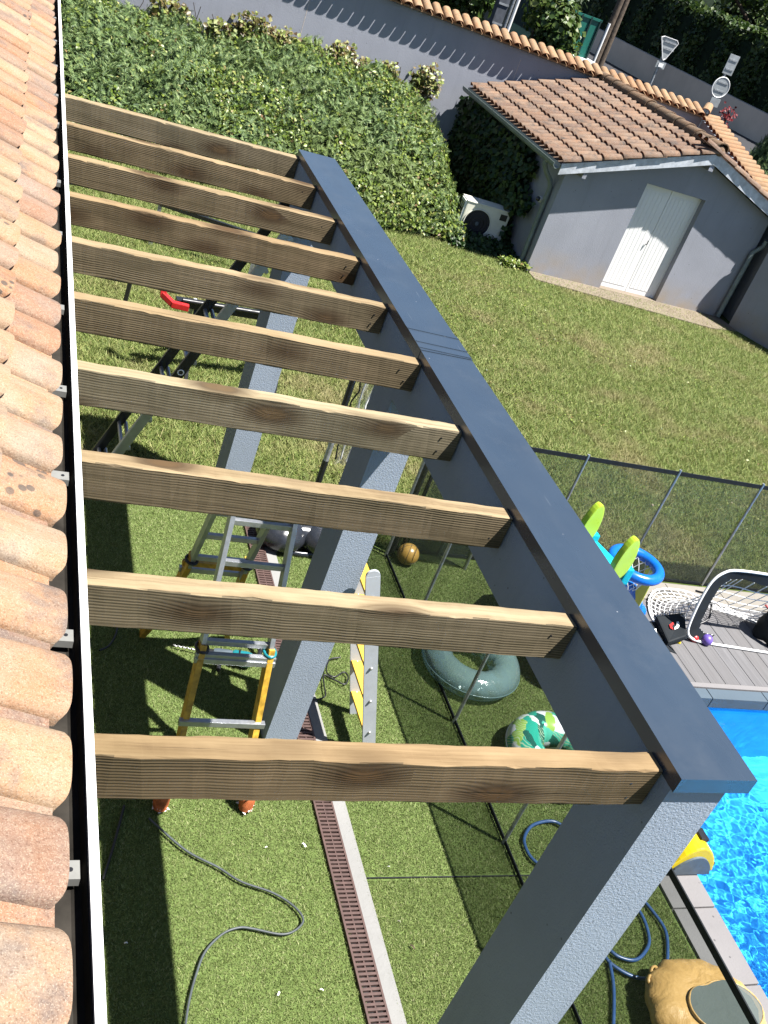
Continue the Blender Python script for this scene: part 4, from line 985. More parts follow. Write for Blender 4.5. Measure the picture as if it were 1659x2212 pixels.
for i in range(NU):
    a = 2 * math.pi * i / NU; pinch = 1 - .10 * math.exp(-((math.sin((a - .4) * 2.0)) / .10) ** 2)
    for k in range(NV):
        b = 2 * math.pi * k / NV; r_ = .135 * pinch
        vs.append((4.18 + (.24 + r_ * math.cos(b)) * math.cos(a), 4.36 + (.24 + r_ * math.cos(b)) * math.sin(a), .13 + r_ * math.sin(b)))
mb.add(vs, [(i * NV + k, ((i + 1) % NU) * NV + k, ((i + 1) % NU) * NV + (k + 1) % NV, i * NV + (k + 1) % NV) for i in range(NU) for k in range(NV)], 0, True)
mb.obj('inflated_tube', MT['leafprint'], gf); MB().torus((4.18, 4.36, .13), .376, .005, 64, 6).obj('welded_seam', MT['white_metal'], gf)

tf = thing('inflatable_boat', 'tan child inflatable with grey see-through window lying by the coping', 'inflatable', (4.36, 2.48, 0))
mb = MB(); vs = []; NU, NV = 72, 22
def boat(a, b, k=1.0):
    r = (.395 + .014 * math.sin(3 * a + .5) + .004 * math.sin(11 * a)) ; sx = .96; sy = 1.02
    px_ = max(0.0, math.sin(b)) ** .62 * r * k * (1 + .018 * math.sin(17 * a) * math.sin(b)); z = (.135 + .125 * math.cos(b) * (1 - .10 * math.exp(-(b / .5) ** 2)))
    z += .007 * math.sin(19 * a + 2 + 2 * math.sin(3 * a)) * math.exp(-((b - .95) / .4) ** 2) + .006 * math.sin(7 * a) * math.sin(b)
    return Vector((4.325 + px_ * math.cos(a) * sx, 2.355 + px_ * math.sin(a) * sy, max(z, .004)))
for i in range(NU):
    for k in range(NV + 1): vs.append(boat(2 * math.pi * i / NU, math.pi * k / NV + 1e-4))
mb.add(vs, [(i * (NV + 1) + k, i * (NV + 1) + k + 1, ((i + 1) % NU) * (NV + 1) + k + 1, ((i + 1) % NU) * (NV + 1) + k) for i in range(NU) for k in range(NV)], 0, True)
mb.obj('hull', MT['tan'], tf)
def bean(t):
    r = .195 * (1 + .12 * math.cos(2 * t) - .10 * math.exp(-((t - 1.95) / .35) ** 2)); return (4.375 + r * math.cos(t) * 1.12, 2.375 + r * math.sin(t) * .92)
bp = [bean(2 * math.pi * i / 60) for i in range(60)]
def hz(x, y):
    d = math.hypot((x - 4.375), (y - 2.375)) / .2; return .262 - .035 * (1 - min(1, d * d)) 
wv = [(4.375, 2.375, .262)] + [(4.375 + (x - 4.375) * s_, 2.375 + (y - 2.375) * s_,   .262 + .004 * s_ * s_ + .003 * math.sin(9 * s_ + i * .5)) for s_ in (.33, .66, 1.0) for i, (x, y) in enumerate(bp)]
wf = [(0, 1 + i, 1 + (i + 1) % 60) for i in range(60)] + [(1 + j * 60 + i, 1 + (j + 1) * 60 + i, 1 + (j + 1) * 60 + (i + 1) % 60, 1 + j * 60 + (i + 1) % 60) for j in (0, 1) for i in range(60)]
mb = MB(); mb.add(wv, wf, 0, True); mb.obj('clear_window', MT['window_vinyl'], tf)
MB().tube([(x, y, .262) for x, y in bp], .006, 8, closed=True).obj('window_piping', MT['tan'], tf)
for (x, y, a_) in ((4.045, 2.63, .7), (4.10, 2.685, .5)): MB().torus((x, y, .15), .026, .013, 18, 8, Matrix.Rotation(a_, 3, 'Z') @ Matrix.Rotation(.5, 3, 'X'), 0, .6).obj('handle_loop', MT['tan'], tf)

# ---- pool cleaning robot
rb = thing('pool_robot', 'yellow pool cleaning robot with grey flap parked on the coping', 'pool robot', (4.86, 3.42, 0))
prof = [(-.2 + .4 * t / 14, .03 + .235 * max(0.0, math.sin(math.pi * t / 14)) ** .7) for t in range(15)]
mb = MB(); mb.prism([(4.86 + x, 3.42, .02 + z) for x, z in prof] , (0, .34, 0)); mb.obj('shell', MT['yellow'], rb, bevel=.012)
pr2 = [(x * .86, .015 + (z - .03) * .74) for x, z in prof]
MB().prism([(4.86 + x, 3.405, .02 + z) for x, z in pr2], (0, .03, 0)).obj('front_flap', MT['slate'], rb)
MB().box((4.90, 3.54, .275), (.075, .10, .045), Matrix.Rotation(.2, 3, 'Y')).obj('vent_cover', MT['black'], rb, bevel=.006)
for y in (3.50, 3.62): MB().beam((4.72, y, .20), (4.84, y + .05, .285), .035, .03).obj('handle_rib', MT['yellow'], rb, bevel=.006)
MB().box((4.73, 3.66, .235), (.06, .05, .03)).obj('vent_cover', MT['black'], rb)
for x in (4.67, 5.05): MB().tube([(x, 3.46, .055), (x, 3.72, .055)], .05, 14).obj('roller', MT['black'], rb)

# ---- slide with hoop
tz = thing('activity_toy', 'turquoise toy slide with lime handles, blue basketball hoop and yellow legs', 'play set', (5.35, 6.05, 0))
e1, e2 = Vector((4.945, 6.17, .80)), Vector((5.06, 5.72, .80))
wd = (e2 - e1); wn_ = wd.normalized(); out = Vector((-wn_.y, wn_.x, 0)); out = out if out.x > 0 else -out
mb = MB(); mb.prism([e1 + out * .16 + Vector((0, 0, 0)), e2 + out * .16, e2 - out * .30, e1 - out * .30], (0, 0, -.05)); mb.obj('platform', MT['turq'], tz, bevel=.012)
mb = MB(); mb.prism([e1 - out * .30, e2 - out * .30, e2 - out * .62 + Vector((0, 0, -.35)), e1 - out * .62 + Vector((0, 0, -.35))], (0, 0, -.05)); mb.obj('slide_bed', MT['turq'], tz, bevel=.01)
def ear(c, h, w):
    pl = []; 
    for i in range(28):
        a = 2 * math.pi * i / 28; pl.append(c + out * (w * .5 * math.cos(a) * (1.0 - .2 * math.sin(a))) + Vector((0, 0, h * .5 + h * .5 * math.sin(a))))
    return pl
for e in (e1, e2):
    MB().prism([p - wn_ * .032 for p in ear(e + Vector((0, 0, -.04)), .42, .19)], wn_ * .064).obj('side_handle', MT['lime'], tz, bevel=.016)
    pl = ear(e + Vector((0, 0, .03)), .28, .11)
    MB().prism([p - wn_ * .036 for p in pl], wn_ * .004).obj('handle_panel', MT['lime'], tz)
    MB().box(e + out * .13 + Vector((0, 0, -.02)), (.07, .07, .16)).obj('handle_joint', MT['turq'], tz, bevel=.012)
hc = Vector((5.46, 6.01, .72))
MB().torus(hc, .215, .048, 48, 16).obj('hoop', MT['blue'], tz)
MB().beam(e2 + out * .08 + Vector((0, .05, -.1)), hc + Vector((-.20, 0, -.01)), .07, .05).obj('hoop_arm', MT['blue'], tz, bevel=.01)
nt_ = MB()
for i in range(14):
    for sg in (1, -1):
        a = 2 * math.pi * i / 14; pts = [hc + Vector((math.cos(a + sg * .22 * t) * (.170 - .016 * t), math.sin(a + sg * .22 * t) * (.170 - .016 * t), -.01 - .05 * t)) for t in range(5)]
        nt_.tube(pts, .0028, 4)
stuff(nt_.obj('net', MT['net'], tz))
for (x, y, xt, yt) in ((6.02, 6.22, 5.58, 5.98), (5.25, 6.15, 5.15, 6.05), (5.95, 5.98, 5.60, 5.90)):
    pass
MB().beam((5.86, 6.20, .06), (5.66, 6.02, .70), .10, .045).obj('leg', MT['lemon'], tz, bevel=.012)
MB().beam((5.25, 5.98, .06), (5.20, 5.90, .76), .10, .045).obj('leg', MT['lemon'], tz, bevel=.012)
MB().tube(smooth([(5.20, 5.93, .08), (5.40, 6.10, .34), (5.62, 6.18, .38), (5.80, 6.20, .24), (5.90, 6.18, .09)]), .065, 14).obj('base_tube', MT['blue'], tz)
MB().sphere((5.90, 6.19, .085), .085, 16, 10, 0, (1.2, 1, 1)).obj('base_foot', MT['blue'], tz)
MB().sphere((5.20, 5.93, .08), .08, 16, 10, 0, (1.2, 1, 1)).obj('base_foot', MT['blue'], tz)

# ---- pop-up goal
gl = thing('pop_up_goal', 'white framed pop-up football goal with slack white net on the deck', 'goal', (6.9, 6.1, 0))
gx0, gx1 = 6.30, 7.72
o0 = Vector((gx0, 5.90, .03)); ux = Vector((1.42, -.13, 0)); uz = Vector((.02, .16, .74))
def front(t):   # rounded rectangle, t in 0..1 from the left foot over the top to the right foot, then back along the floor
    L = [(0.16, 0), (.07, .025), (.015, .10), (0, .25), (0.005, .55), (.03, .80), (.09, .94), (.19, 1.0), (.5, 1.02), (.81, 1.0), (.91, .94), (.97, .8), (.995, .55), (1, .25), (.985, .1), (.93, .025), (.84, 0)]
    f = t * (len(L) - 1); i = min(int(f), len(L) - 2); f -= i; u = L[i][0] + (L[i + 1][0] - L[i][0]) * f; v = L[i][1] + (L[i + 1][1] - L[i][1]) * f
    return o0 + ux * u + uz * v
loop = [front(i / 64) for i in range(65)]; fl = [lerp(loop[-1], loop[0], t / 8) for t in range(1, 8)]
MB().tube(smooth(loop[::4], 4) + fl, .0125, 10, closed=True).obj('front_frame', MT['white_metal'], gl)
mb = MB(); cen = o0 + ux * .5 + uz * .5; bk_ = Vector((0, .09, .0)); nl = len(loop)
inn = [p + (cen - p).normalized() * .012 for p in loop]; inb = [p + (cen - p).normalized() * .13 + Vector((0, .02, 0)) for p in loop]
mb.add(inn + inb, [(i, i + 1, nl + i + 1, nl + i) for i in range(nl - 1)], 0, True); mb.obj('frame_band', MT['fringe'], gl)
bkl = smooth([(6.34, 5.93, .015), (6.12, 6.10, .02), (6.17, 6.36, .03), (6.36, 6.58, .05), (6.68, 6.62, .06), (6.98, 6.52, .05), (7.22, 6.42, .03), (7.42, 6.30, .02), (7.62, 6.02, .02), (7.68, 5.86, .02)], 6)
MB().tube(bkl, .0105, 8).obj('rear_loop', MT['white_metal'], gl)
net = MB()
def at_loop(pts, t):
    f = t * (len(pts) - 1); i = min(int(f), len(pts) - 2); return pts[i].lerp(pts[i + 1], f - i)
def netp(s, t):
    a = at_loop(inb, s); b = at_loop(bkl, s) ; p = a.lerp(b, t); p.z -= .30 * math.sin(math.pi * t) * max(0.0, math.sin(math.pi * s)) ** .7 * (a.z + .1); p.z = max(p.z, .02); p.y += .03 * math.sin(7 * s) * t; return p
for i in range(36):
    net.tube([netp((i + .5) / 36, t / 8) for t in range(9)], .0048, 4)
for j in range(1, 11):
    net.tube([netp(s / 40, j / 11) for s in range(41)], .0048, 4)
stuff(net.obj('net', MT['net'], gl))
MB().tube([netp(.55 + .33 * t / 10, .25 + .5 * t / 10) + Vector((0, 0, .008)) for t in range(11)], .011, 6).obj('red_strap', MT['red_fabric'], gl)
MB().tube(smooth([(6.53, 6.12, .02), (6.72, 6.16, .10), (6.78, 6.34, .22), (6.74, 6.50, .16)]), .011, 8).obj('rear_support', MT['black'], gl)
bpn = thing('corner_bag', 'black square weight bag with red and white emblem at the goal corner', 'bag', (6.33, 6.1, 0))
q = [gz(1418, 1330, .10), gz(1480, 1322, .16), gz(1484, 1374, .12), gz(1444, 1388, .06)]
mb = MB(); mb.prism(q, (0, 0, -.055)); mb.obj('sack', MT['fringe'], bpn, bevel=.018)
ctr = sum(q, Vector()) / 4 + Vector((0, 0, .004)); uu = (q[1] - q[0]).normalized(); vv = (q[0] - q[3]).normalized()
nrm_ = uu.cross(vv).normalized()
def em(pts, mat, k): mb = MB(); mb.prism([ctr + uu * x + vv * y + nrm_ * .003 for x, y in pts], nrm_ * .003); mb.obj('emblem', mat, bpn)
em([(-.055, -.02), (-.03, -.045), (-.03, .0), (.0, .02), (.0, .045), (-.05, .02)], MT['red'], 0)
em([(-.02, -.045), (.03, -.03), (.055, .0), (.06, .045), (.035, .04), (.025, .0), (-.005, -.015)], MT['net'], 1)
fp = [gz(1392, 1350, .02), gz(1416, 1342, .03), gz(1450, 1398, .03), gz(1462, 1412, .02), gz(1435, 1402, .02)]
MB().prism(fp, (0, 0, -.012)).obj('ground_flap', MT['fringe'], bpn)
tri = [gz(1405, 1362, .026), gz(1417, 1358, .03), gz(1419, 1370, .03)]; MB().prism(tri, (0, 0, .004)).obj('emblem', MT['net'], bpn)
tag(MB().sphere(gz(1520, 1393, 0) + Vector((.0, .0, .062)), .055, 22, 14).obj('toy_ball', MT['purple']), 'small purple ball resting on the deck at the goal mouth', 'ball')
tag(MB().sphere(gz(1499, 1378, .04) , .045, 18, 12).obj('toy_ball', MT['red']), 'small red ball just behind the goal frame band', 'ball')
tag(MB().sphere(gz(1466, 1387, .022), .022, 14, 10).obj('toy_ball', MT['yellow']), 'tiny yellow ball caught in the corner of the goal net', 'ball')
bg = thing('beach_bag', 'black open bag with pale blue cloth standing on deck inside the goal', 'bag', (7.46, 6.02, 0))
mb = MB(); vs = []
for i in range(24):
    a = 2 * math.pi * i / 24
    for k in range(8):
        r_ = (.155 + .02 * math.sin(3 * a) + .015 * math.sin(5 * a + k)) * (1 + .12 * math.sin(k * .5)); vs.append((7.46 + 1.15 * r_ * math.cos(a), 6.02 + .95 * r_ * math.sin(a), .016 + .05 * k + .012 * math.sin(4 * a + k)))
mb.add(vs, [(i * 8 + k, ((i + 1) % 24) * 8 + k, ((i + 1) % 24) * 8 + k + 1, i * 8 + k + 1) for i in range(24) for k in range(7)], 0, True); mb.obj('sack', MT['fringe'], bg)
mb = MB().sphere((7.44, 6.08, .35), .13, 20, 12, 0, (1.1, .9, .6)); mb.obj('folded_cloth', MT['wheel_blue'], bg)

# ================================================================== AIR CONDITIONING UNIT
acr = Matrix.Rotation(-.10, 3, 'Z'); aco = Vector((7.64, 16.62, .0))
ac = thing('heat_pump', 'cream outdoor heat pump unit with round black fan grille by the ivy', 'heat pump', aco)
def A(x, y, z): return aco + acr @ Vector((x, y, z))
mb = MB(); mb.box(A(.43, .16, .36), (.84, .32, .60), acr); mb.obj('casing', MT['ac'], ac, bevel=.02)
mb = MB(); mb.box(A(.43, .165, .668), (.87, .35, .022), acr); mb.obj('lid', MT['ac'], ac, bevel=.008)
mb = MB(); mb.tube([A(.30, -.006, .33), A(.30, -.004, .33)], .25, 40); mb.obj('fan_recess', MT['acfan'], ac)
for r_ in (.25, .19, .13, .07): MB().torus(A(.30, -.012, .33), r_, .0045 if r_ < .25 else .012, 40, 6, acr @ Matrix.Rotation(math.pi / 2, 3, 'X')).obj('fan_guard', MT['ac'] if r_ > .2 else MT['black'], ac)
MB().tube([A(.30, -.02, .33), A(.30, -.008, .33)], .035, 16).obj('fan_hub', MT['slate'], ac)
MB().box(A(.74, -.003, .55), (.13, .008, .11), acr).obj('service_window', MT['black'], ac, bevel=.01)
MB().box(A(.70, -.004, .20), (.16, .008, .05), acr).obj('maker_plate', MT['ac'], ac, bevel=.003)
MB().box(A(.0, .15, .38), (.05, .26, .56), acr).obj('side_cover', MT['white_paint'], ac, bevel=.01)
for i in range(5): MB().box(A(-.03, .15, .16 + .11 * i), (.012, .22, .012), acr).obj('louvre', MT['black'], ac)
for i in range(3): MB().box(A(-.032, .06 + .09 * i, .38), (.010, .012, .46), acr).obj('louvre', MT['black'], ac)
for x in (.10, .76): MB().box(A(x, .16, .03), (.07, .34, .06), acr).obj('foot', MT['black'], ac)

# ================================================================== VEGETATION
def loose(n, k=.5): return RNG.normal(0, k, (n, 3))
SV, SF = spray_template()
hedge = thing('ivy_hedge', 'broad mounded hedge of green juniper and yellow ivy along the garden wall', 'hedge', (4, 18, 0))
def hz_(x, y):
    yf = 16.25 - .05 * (x - 1) + .10 * np.sin(x * 2.1) + .25 * np.clip((x - 6.4) / 1.0, 0, 1); yb = WY(x) - .05
    t = np.clip((y - yf) / (yb - yf), 0, 1)
    h = 1.50 + .03 * (x - 5) + .10 * np.sin(x * 1.3 + 1) + .07 * np.sin(x * 3.1)
    g = np.clip((7.62 + .25 * np.clip(t, 0, 1) - x) / .55, 0, 1) ** .55
    s = np.sin(np.pi / 2 * np.clip(t, 0, 1) ** .62)
    return h * s * g + (.13 * np.sin(x * 4.1 + y * 2.6) * np.sin(y * 3.3 - x) + .09 * np.sin(x * 8.3 - y * 6.1)) * s * g
def hedge_pts(n, x0=-1.0, x1=7.7, lift=0.0):
    x = x0 + RNG.random(n * 2) * (x1 - x0); y = 16.0 + RNG.random(n * 2) ** 1.2 * 4.6
    ok = (y < WY(x)) & (hz_(x, y) > .02); x, y = x[ok][:n], y[ok][:n]
    e = .03; gx_ = (hz_(x + e, y) - hz_(x - e, y)) / (2 * e); gy_ = (hz_(x, y + e) - hz_(x, y - e)) / (2 * e)
    N = np.stack([-gx_, -gy_, np.ones_like(x)], 1); N /= np.linalg.norm(N, axis=1, keepdims=True)
    P = np.stack([x, y, hz_(x, y) + lift], 1); return P, N
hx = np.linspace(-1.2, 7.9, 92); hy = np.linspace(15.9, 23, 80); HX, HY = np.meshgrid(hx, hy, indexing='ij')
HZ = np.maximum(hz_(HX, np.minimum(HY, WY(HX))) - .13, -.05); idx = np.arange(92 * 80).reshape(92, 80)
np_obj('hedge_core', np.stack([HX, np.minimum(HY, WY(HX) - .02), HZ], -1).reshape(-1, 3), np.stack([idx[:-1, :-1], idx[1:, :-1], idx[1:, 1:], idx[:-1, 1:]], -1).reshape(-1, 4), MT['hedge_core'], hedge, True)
P, N = hedge_pts(26000); P += N * (RNG.random((len(P), 1)) * .22 - .08); N2 = N + loose(len(P), .55)
V, F = scatter(P, N2, SV, SF, .08 + .09 * RNG.random(len(P)), RNG.normal(.6, 1.1, len(P)))
stuff(np_obj('juniper_foliage', V, F, MT['conifer'], hedge))
def patchy(P, sc, seed, thr):
    r = np.random.default_rng(seed); q = np.zeros(len(P))
    for i in range(6):
        k = r.normal(0, sc, 2); q += np.sin(P[:, 0] * k[0] + P[:, 1] * k[1] + r.random() * 6.28)
    return q > thr
P, N = hedge_pts(42000); keep = patchy(P, 3.2, 3, 1.1) | (P[:, 2] < .55) & (RNG.random(len(P)) < .75) | (P[:, 0] > 6.3) & (RNG.random(len(P)) < .6) | (RNG.random(len(P)) < .10)
P, N = P[keep], N[keep]; P += N * (RNG.random((len(P), 1)) * .20 - .03); N2 = N + loose(len(P), .5)
V, F = scatter(P, N2, LEAF_V, LEAF_F, .042 + .04 * RNG.random(len(P)), RNG.random(len(P)) * 6.28)
stuff(np_obj('ivy_foliage', V, F, MT['ivy'], hedge))
# reddish creeper shoots along the top of the hedge
pts = []; nn = []
for (x, n_, r_, hgt) in ((2.55, 420, .34, .18), (3.45, 260, .25, .10), (4.05, 700, .42, .26), (4.65, 500, .33, .18), (5.15, 320, .30, .10), (5.75, 520, .30, .30), (6.25, 260, .25, .10), (6.7, 260, .22, .24), (7.5, 420, .30, .35)):
    th = RNG.random(n_) * 6.28; rr = r_ * RNG.random(n_) ** .5
    xx = x + rr * np.cos(th); pts.append(np.stack([xx, WY(xx) - .06 - .30 * RNG.random(n_), 1.46 + .03 * (x - 5) + hgt * RNG.random(n_) + rr * np.sin(th) * .8 + .05], 1))
P = np.concatenate(pts); N = np.tile([[.1, -.7, .7]], (len(P), 1)) + loose(len(P), .5)
V, F = scatter(P, N, LEAF_V, LEAF_F, .06 + .06 * RNG.random(len(P)), RNG.random(len(P)) * 6.28)
stuff(np_obj('creeper_foliage', V, F, MT['red_ivy'], hedge))
tw = MB()
for i in range(26):
    x = random.uniform(2, 7.4); p = Vector((x, WY(x) - .15, 1.42)); d = Vector((random.uniform(-.2, .2), random.uniform(-.15, .02), random.uniform(.25, .5)))
    tw.tube([p, p + d * .5 + Vector((.02, 0, 0)), p + d], .006, 5)
stuff(tw.obj('twigs', MT['bark'], hedge))

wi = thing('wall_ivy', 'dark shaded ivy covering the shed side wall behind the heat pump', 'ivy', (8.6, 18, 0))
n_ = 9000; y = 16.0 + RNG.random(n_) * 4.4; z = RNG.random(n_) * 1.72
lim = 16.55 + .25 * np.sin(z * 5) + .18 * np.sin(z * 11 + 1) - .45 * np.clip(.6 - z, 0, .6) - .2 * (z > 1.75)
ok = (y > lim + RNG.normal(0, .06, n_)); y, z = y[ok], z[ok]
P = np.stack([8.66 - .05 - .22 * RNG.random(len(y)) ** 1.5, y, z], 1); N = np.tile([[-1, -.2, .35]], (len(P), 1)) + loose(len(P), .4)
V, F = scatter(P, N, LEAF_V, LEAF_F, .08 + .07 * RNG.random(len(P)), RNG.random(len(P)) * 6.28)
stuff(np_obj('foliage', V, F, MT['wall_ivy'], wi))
MB().tube(smooth([(8.63, 17.4, 0), (8.63, 17.3, .7), (8.62, 17.6, 1.5)]), .02, 6).obj('stem', MT['bark'], wi)
gi = thing('ground_ivy', 'low dark ivy spreading on the ground around the heat pump feet', 'ivy', (8.0, 16.4, 0))
n_ = 5200; x = 7.35 + RNG.random(n_) * 1.3; y = 15.95 + RNG.random(n_) * 2.6; ok = (y > 16.05 - .25 * (x - 7.35) / 1.3 + .12 * np.sin(x * 9)); x, y = x[ok], y[ok]
P = np.stack([x, y, .02 + .17 * RNG.random(len(x)) * np.clip((y - 15.8) * 2, .2, 1)], 1); inac = (x > 7.6) & (x < 8.5) & (y > 16.5) & (y < 17.0); P = P[~inac]
N = np.tile([[-.1, -.4, .8]], (len(P), 1)) + loose(len(P), .5)
V, F = scatter(P, N, LEAF_V, LEAF_F, .06 + .06 * RNG.random(len(P)), RNG.random(len(P)) * 6.28)
stuff(np_obj('foliage', V, F, MT['wall_ivy'], gi))
MB().tube(smooth([(7.6, 16.5, .01), (8.0, 16.3, .03), (8.5, 16.2, .02)]), .012, 6).obj('stem', MT['bark'], gi)
wd_ = thing('weeds', 'pale leafy weeds growing at the foot of the shed corner', 'weeds', (8.5, 15.7, 0))
n_ = 420; P = np.stack([8.2 + .55 * RNG.random(n_), 15.55 + .22 * RNG.random(n_), .02 + .12 * RNG.random(n_)], 1); N = np.tile([[0, -.3, 1.0]], (n_, 1)) + loose(n_, .5)
V, F = scatter(P, N, LEAF_V, LEAF_F, .035 + .04 * RNG.random(n_), RNG.random(n_) * 6.28); stuff(np_obj('foliage', V, F, MT['ivy'], wd_))
# taller tufts in the lawn
n_ = 5200; q = np.stack([.4 + 11.8 * RNG.random(n_), 7.4 + 8.3 * RNG.random(n_) ** 1.1], 1); q = q[(q[:, 0] + (q[:, 1] - 7) * .9 < 14.0) & ~((q[:, 0] > 8.4) & (q[:, 1] > 14.8))]
k_ = 14; c_ = np.repeat(q, k_, 0) + RNG.normal(0, .022, (len(q) * k_, 2)); m_ = len(c_); a = RNG.random(m_) * 6.28; hh = .045 + .05 * RNG.random(m_); la = RNG.random(m_) * 6.28; ln = hh * (.4 + 1.0 * RNG.random(m_))
b_ = np.concatenate([c_, np.zeros((m_, 1))], 1); d_ = np.stack([np.cos(a), np.sin(a), 0 * a], 1) * .0045; tp_ = b_ + np.stack([np.cos(la) * ln, np.sin(la) * ln, hh], 1)
stuff(np_obj('lawn_tufts', np.stack([b_ - d_, b_ + d_, tp_], 1).reshape(-1, 3), np.arange(3 * m_).reshape(-1, 3), MT['lawn_blade']))
# clover leaves in the lawn
n_ = 9000; q = np.stack([.4 + 11.5 * RNG.random(n_), 7.4 + 8.0 * RNG.random(n_)], 1); P = np.concatenate([q, np.full((n_, 1), .035)], 1); k_ = patchy(P, 1.3, 9, .5); P = P[k_]
V, F = scatter(P, np.tile([[0, 0, 1.0]], (len(P), 1)) + loose(len(P), .3), LEAF_V, LEAF_F, .02 + .022 * RNG.random(len(P)), RNG.random(len(P)) * 6.28)
stuff(np_obj('clover_leaves', V, F, MT['ivy']))

# ================================================================== BEYOND THE WALL
RW = [Vector((26.9, 30.0, 1.0)), Vector((26.2, 36.0, 1.0)), Vector((25.6, 42.0, 1.0)), Vector((25.2, 49.0, 1.0)), Vector((25.0, 62, 1.0))]
rw = thing('retaining_wall', 'weathered brown concrete retaining wall below the clipped hedge across the street', 'wall', RW[2])
for a, b in zip(RW[:-1], RW[1:]):
    MB().prism([a, b, b + Vector((0, 0, 1.02)), a + Vector((0, 0, 1.02))], (.4, 0, 0)).obj('wall_panel', MT['retain'], rw)
sheet('bank', [(25.4, 62), (25.6, 49), (26.0, 42), (26.6, 36), (27.3, 30), (28, 20), (90, 20), (90, 140), (25.4, 140)], 1.98, MT['soil'])
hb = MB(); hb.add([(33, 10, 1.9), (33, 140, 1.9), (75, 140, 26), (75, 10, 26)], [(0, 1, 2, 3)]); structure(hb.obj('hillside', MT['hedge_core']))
fh = thing('clipped_hedge', 'tall clipped dark green hedge with sunlit top above the retaining wall', 'hedge', (28, 42, 2))
def hedge_path(t): # t 0..1 along the wall
    f = t * 4; i = min(int(f), 3); return RW[i].lerp(RW[i + 1], f - i)
hp_ = [hedge_path(i / 40) for i in range(41)]
mb = MB(); sec = [(.55, 1.0), (.5, 3.0), (.8, 3.35), (2.2, 3.4), (2.6, 1.0)]; vs = []
for p in hp_:
    for dx, dz in sec: vs.append((p.x + dx, p.y, 1.0 + dz - .12))
mb.add(vs, [(i * 5 + k, (i + 1) * 5 + k, (i + 1) * 5 + k + 1, i * 5 + k + 1) for i in range(40) for k in range(4)], 0, True); mb.obj('hedge_core', MT['hedge_core'], fh)
n_ = 26000; tt = RNG.random(n_); bp_ = np.array([list(hedge_path(t)) for t in tt]); u = RNG.random(n_)
front_ = u < .62
P = np.zeros((n_, 3)); N = np.zeros((n_, 3)); v = RNG.random(n_)
P[front_] = bp_[front_] + np.stack([.5 + .10 * np.sin(bp_[front_, 1] * 3) + .1 * RNG.random(front_.sum()), np.zeros(front_.sum()), .85 + 2.35 * v[front_]], 1); N[front_] = (-1, -.1, .2)
tpm = ~front_; P[tpm] = bp_[tpm] + np.stack([.5 + 2.0 * v[tpm], np.zeros(tpm.sum()), 3.2 + .22 * RNG.random(tpm.sum()) + .10 * np.sin(bp_[tpm, 1] * 2.2)], 1); N[tpm] = (0, 0, 1)
V, F = scatter(P, N + loose(n_, .55), LEAF_V, LEAF_F, .13 + .12 * RNG.random(n_), RNG.random(n_) * 6.28)
stuff(np_obj('foliage', V, F, MT['hedge_leaf'], fh))

def tree(name, label, base, trunk_h, cr, c, n, leaf, mat, r_tr=.12, lobes=9, sq=(1, 1, .8), group=None, seed=1, tpl=None):
    r = np.random.default_rng(seed); t = thing(name, label, 'tree', base, group); base = Vector(base); c = Vector(c)
    tk = MB(); tk.tube(smooth([base, base.lerp(c, .5) + Vector((.08, .05, 0)), c]), r_tr, 8, rs=None)
    for i in range(6):
        a = r.random() * 6.28; e = c + Vector((math.cos(a) * cr * .6, math.sin(a) * cr * .6, cr * (r.random() - .2) * .7)); tk.tube([base.lerp(c, .6), base.lerp(c, .6).lerp(e, .5) + Vector((0, 0, .1)), e], r_tr * .35, 6)
    tk.obj('trunk', MT['bark'], t)
    pts, nn = [], []
    for i in range(lobes):
        d = r.normal(0, 1, 3); d /= np.linalg.norm(d); d *= np.array(sq); lc = np.array(c) + d * cr * (.45 + .35 * r.random()); lr = cr * (.34 + .25 * r.random()); m_ = n // lobes
        q = r.normal(0, 1, (m_, 3)); q /= np.linalg.norm(q, axis=1, keepdims=True); pts.append(lc + q * lr * (.55 + .5 * r.random((m_, 1))) * np.array(sq)); nn.append(q)
    P = np.concatenate(pts); N = np.concatenate(nn) * .8 + np.array([[0, 0, .35]]) + r.normal(0, .45, P.shape)
    tv, tf_ = tpl or (LEAF_V, LEAF_F)
    V, F = scatter(P, N, tv, tf_, leaf * (.7 + .7 * r.random(len(P))), r.random(len(P)) * 6.28)
    stuff(np_obj('crown', V, F, mat, t)); return t
tree('shrub_tree', 'leafy yellow-green shrub behind the wall tiles left of the green gate', (10.6, 22.6, 1.0), 1, .95, (10.75, 22.7, 2.95), 3800, .13, MT['tree_leaf'], .07, 8, (1, .9, 1), seed=4)
tree('broadleaf_tree', 'dense green tree behind the wall tiles left of the concrete pole', (8.9, 24.8, 1.0), 2, 1.6, (8.7, 25.0, 3.4), 5200, .17, MT['tree_leaf'], .12, 10, seed=6)
tree('broadleaf_tree', 'tall green tree between the concrete pole and the green gate', (12.0, 29.5, 1.0), 2, 2.3, (12.0, 30.2, 4.0), 6000, .20, MT['hedge_leaf'], .14, 10, seed=8)
tree('dark_tree', 'dark tree at the street corner behind the twin wooden poles', (17.5, 41.5, 1.0), 3, 3.6, (17.5, 42, 4.2), 7000, .28, MT['hedge_leaf'], .2, 12, seed=12)
tree('dark_tree', 'shadowy tree rising behind the middle of the clipped hedge', (36, 50, 2.0), 3, 4.5, (36, 50.5, 4.2), 7000, .34, MT['hedge_leaf'], .25, 12, seed=14)
tree('dark_tree', 'shadowy tree behind the clipped hedge at the upper right corner', (40, 45, 2.0), 3, 4.5, (40, 45, 4.2), 6500, .34, MT['hedge_leaf'], .25, 12, seed=15)
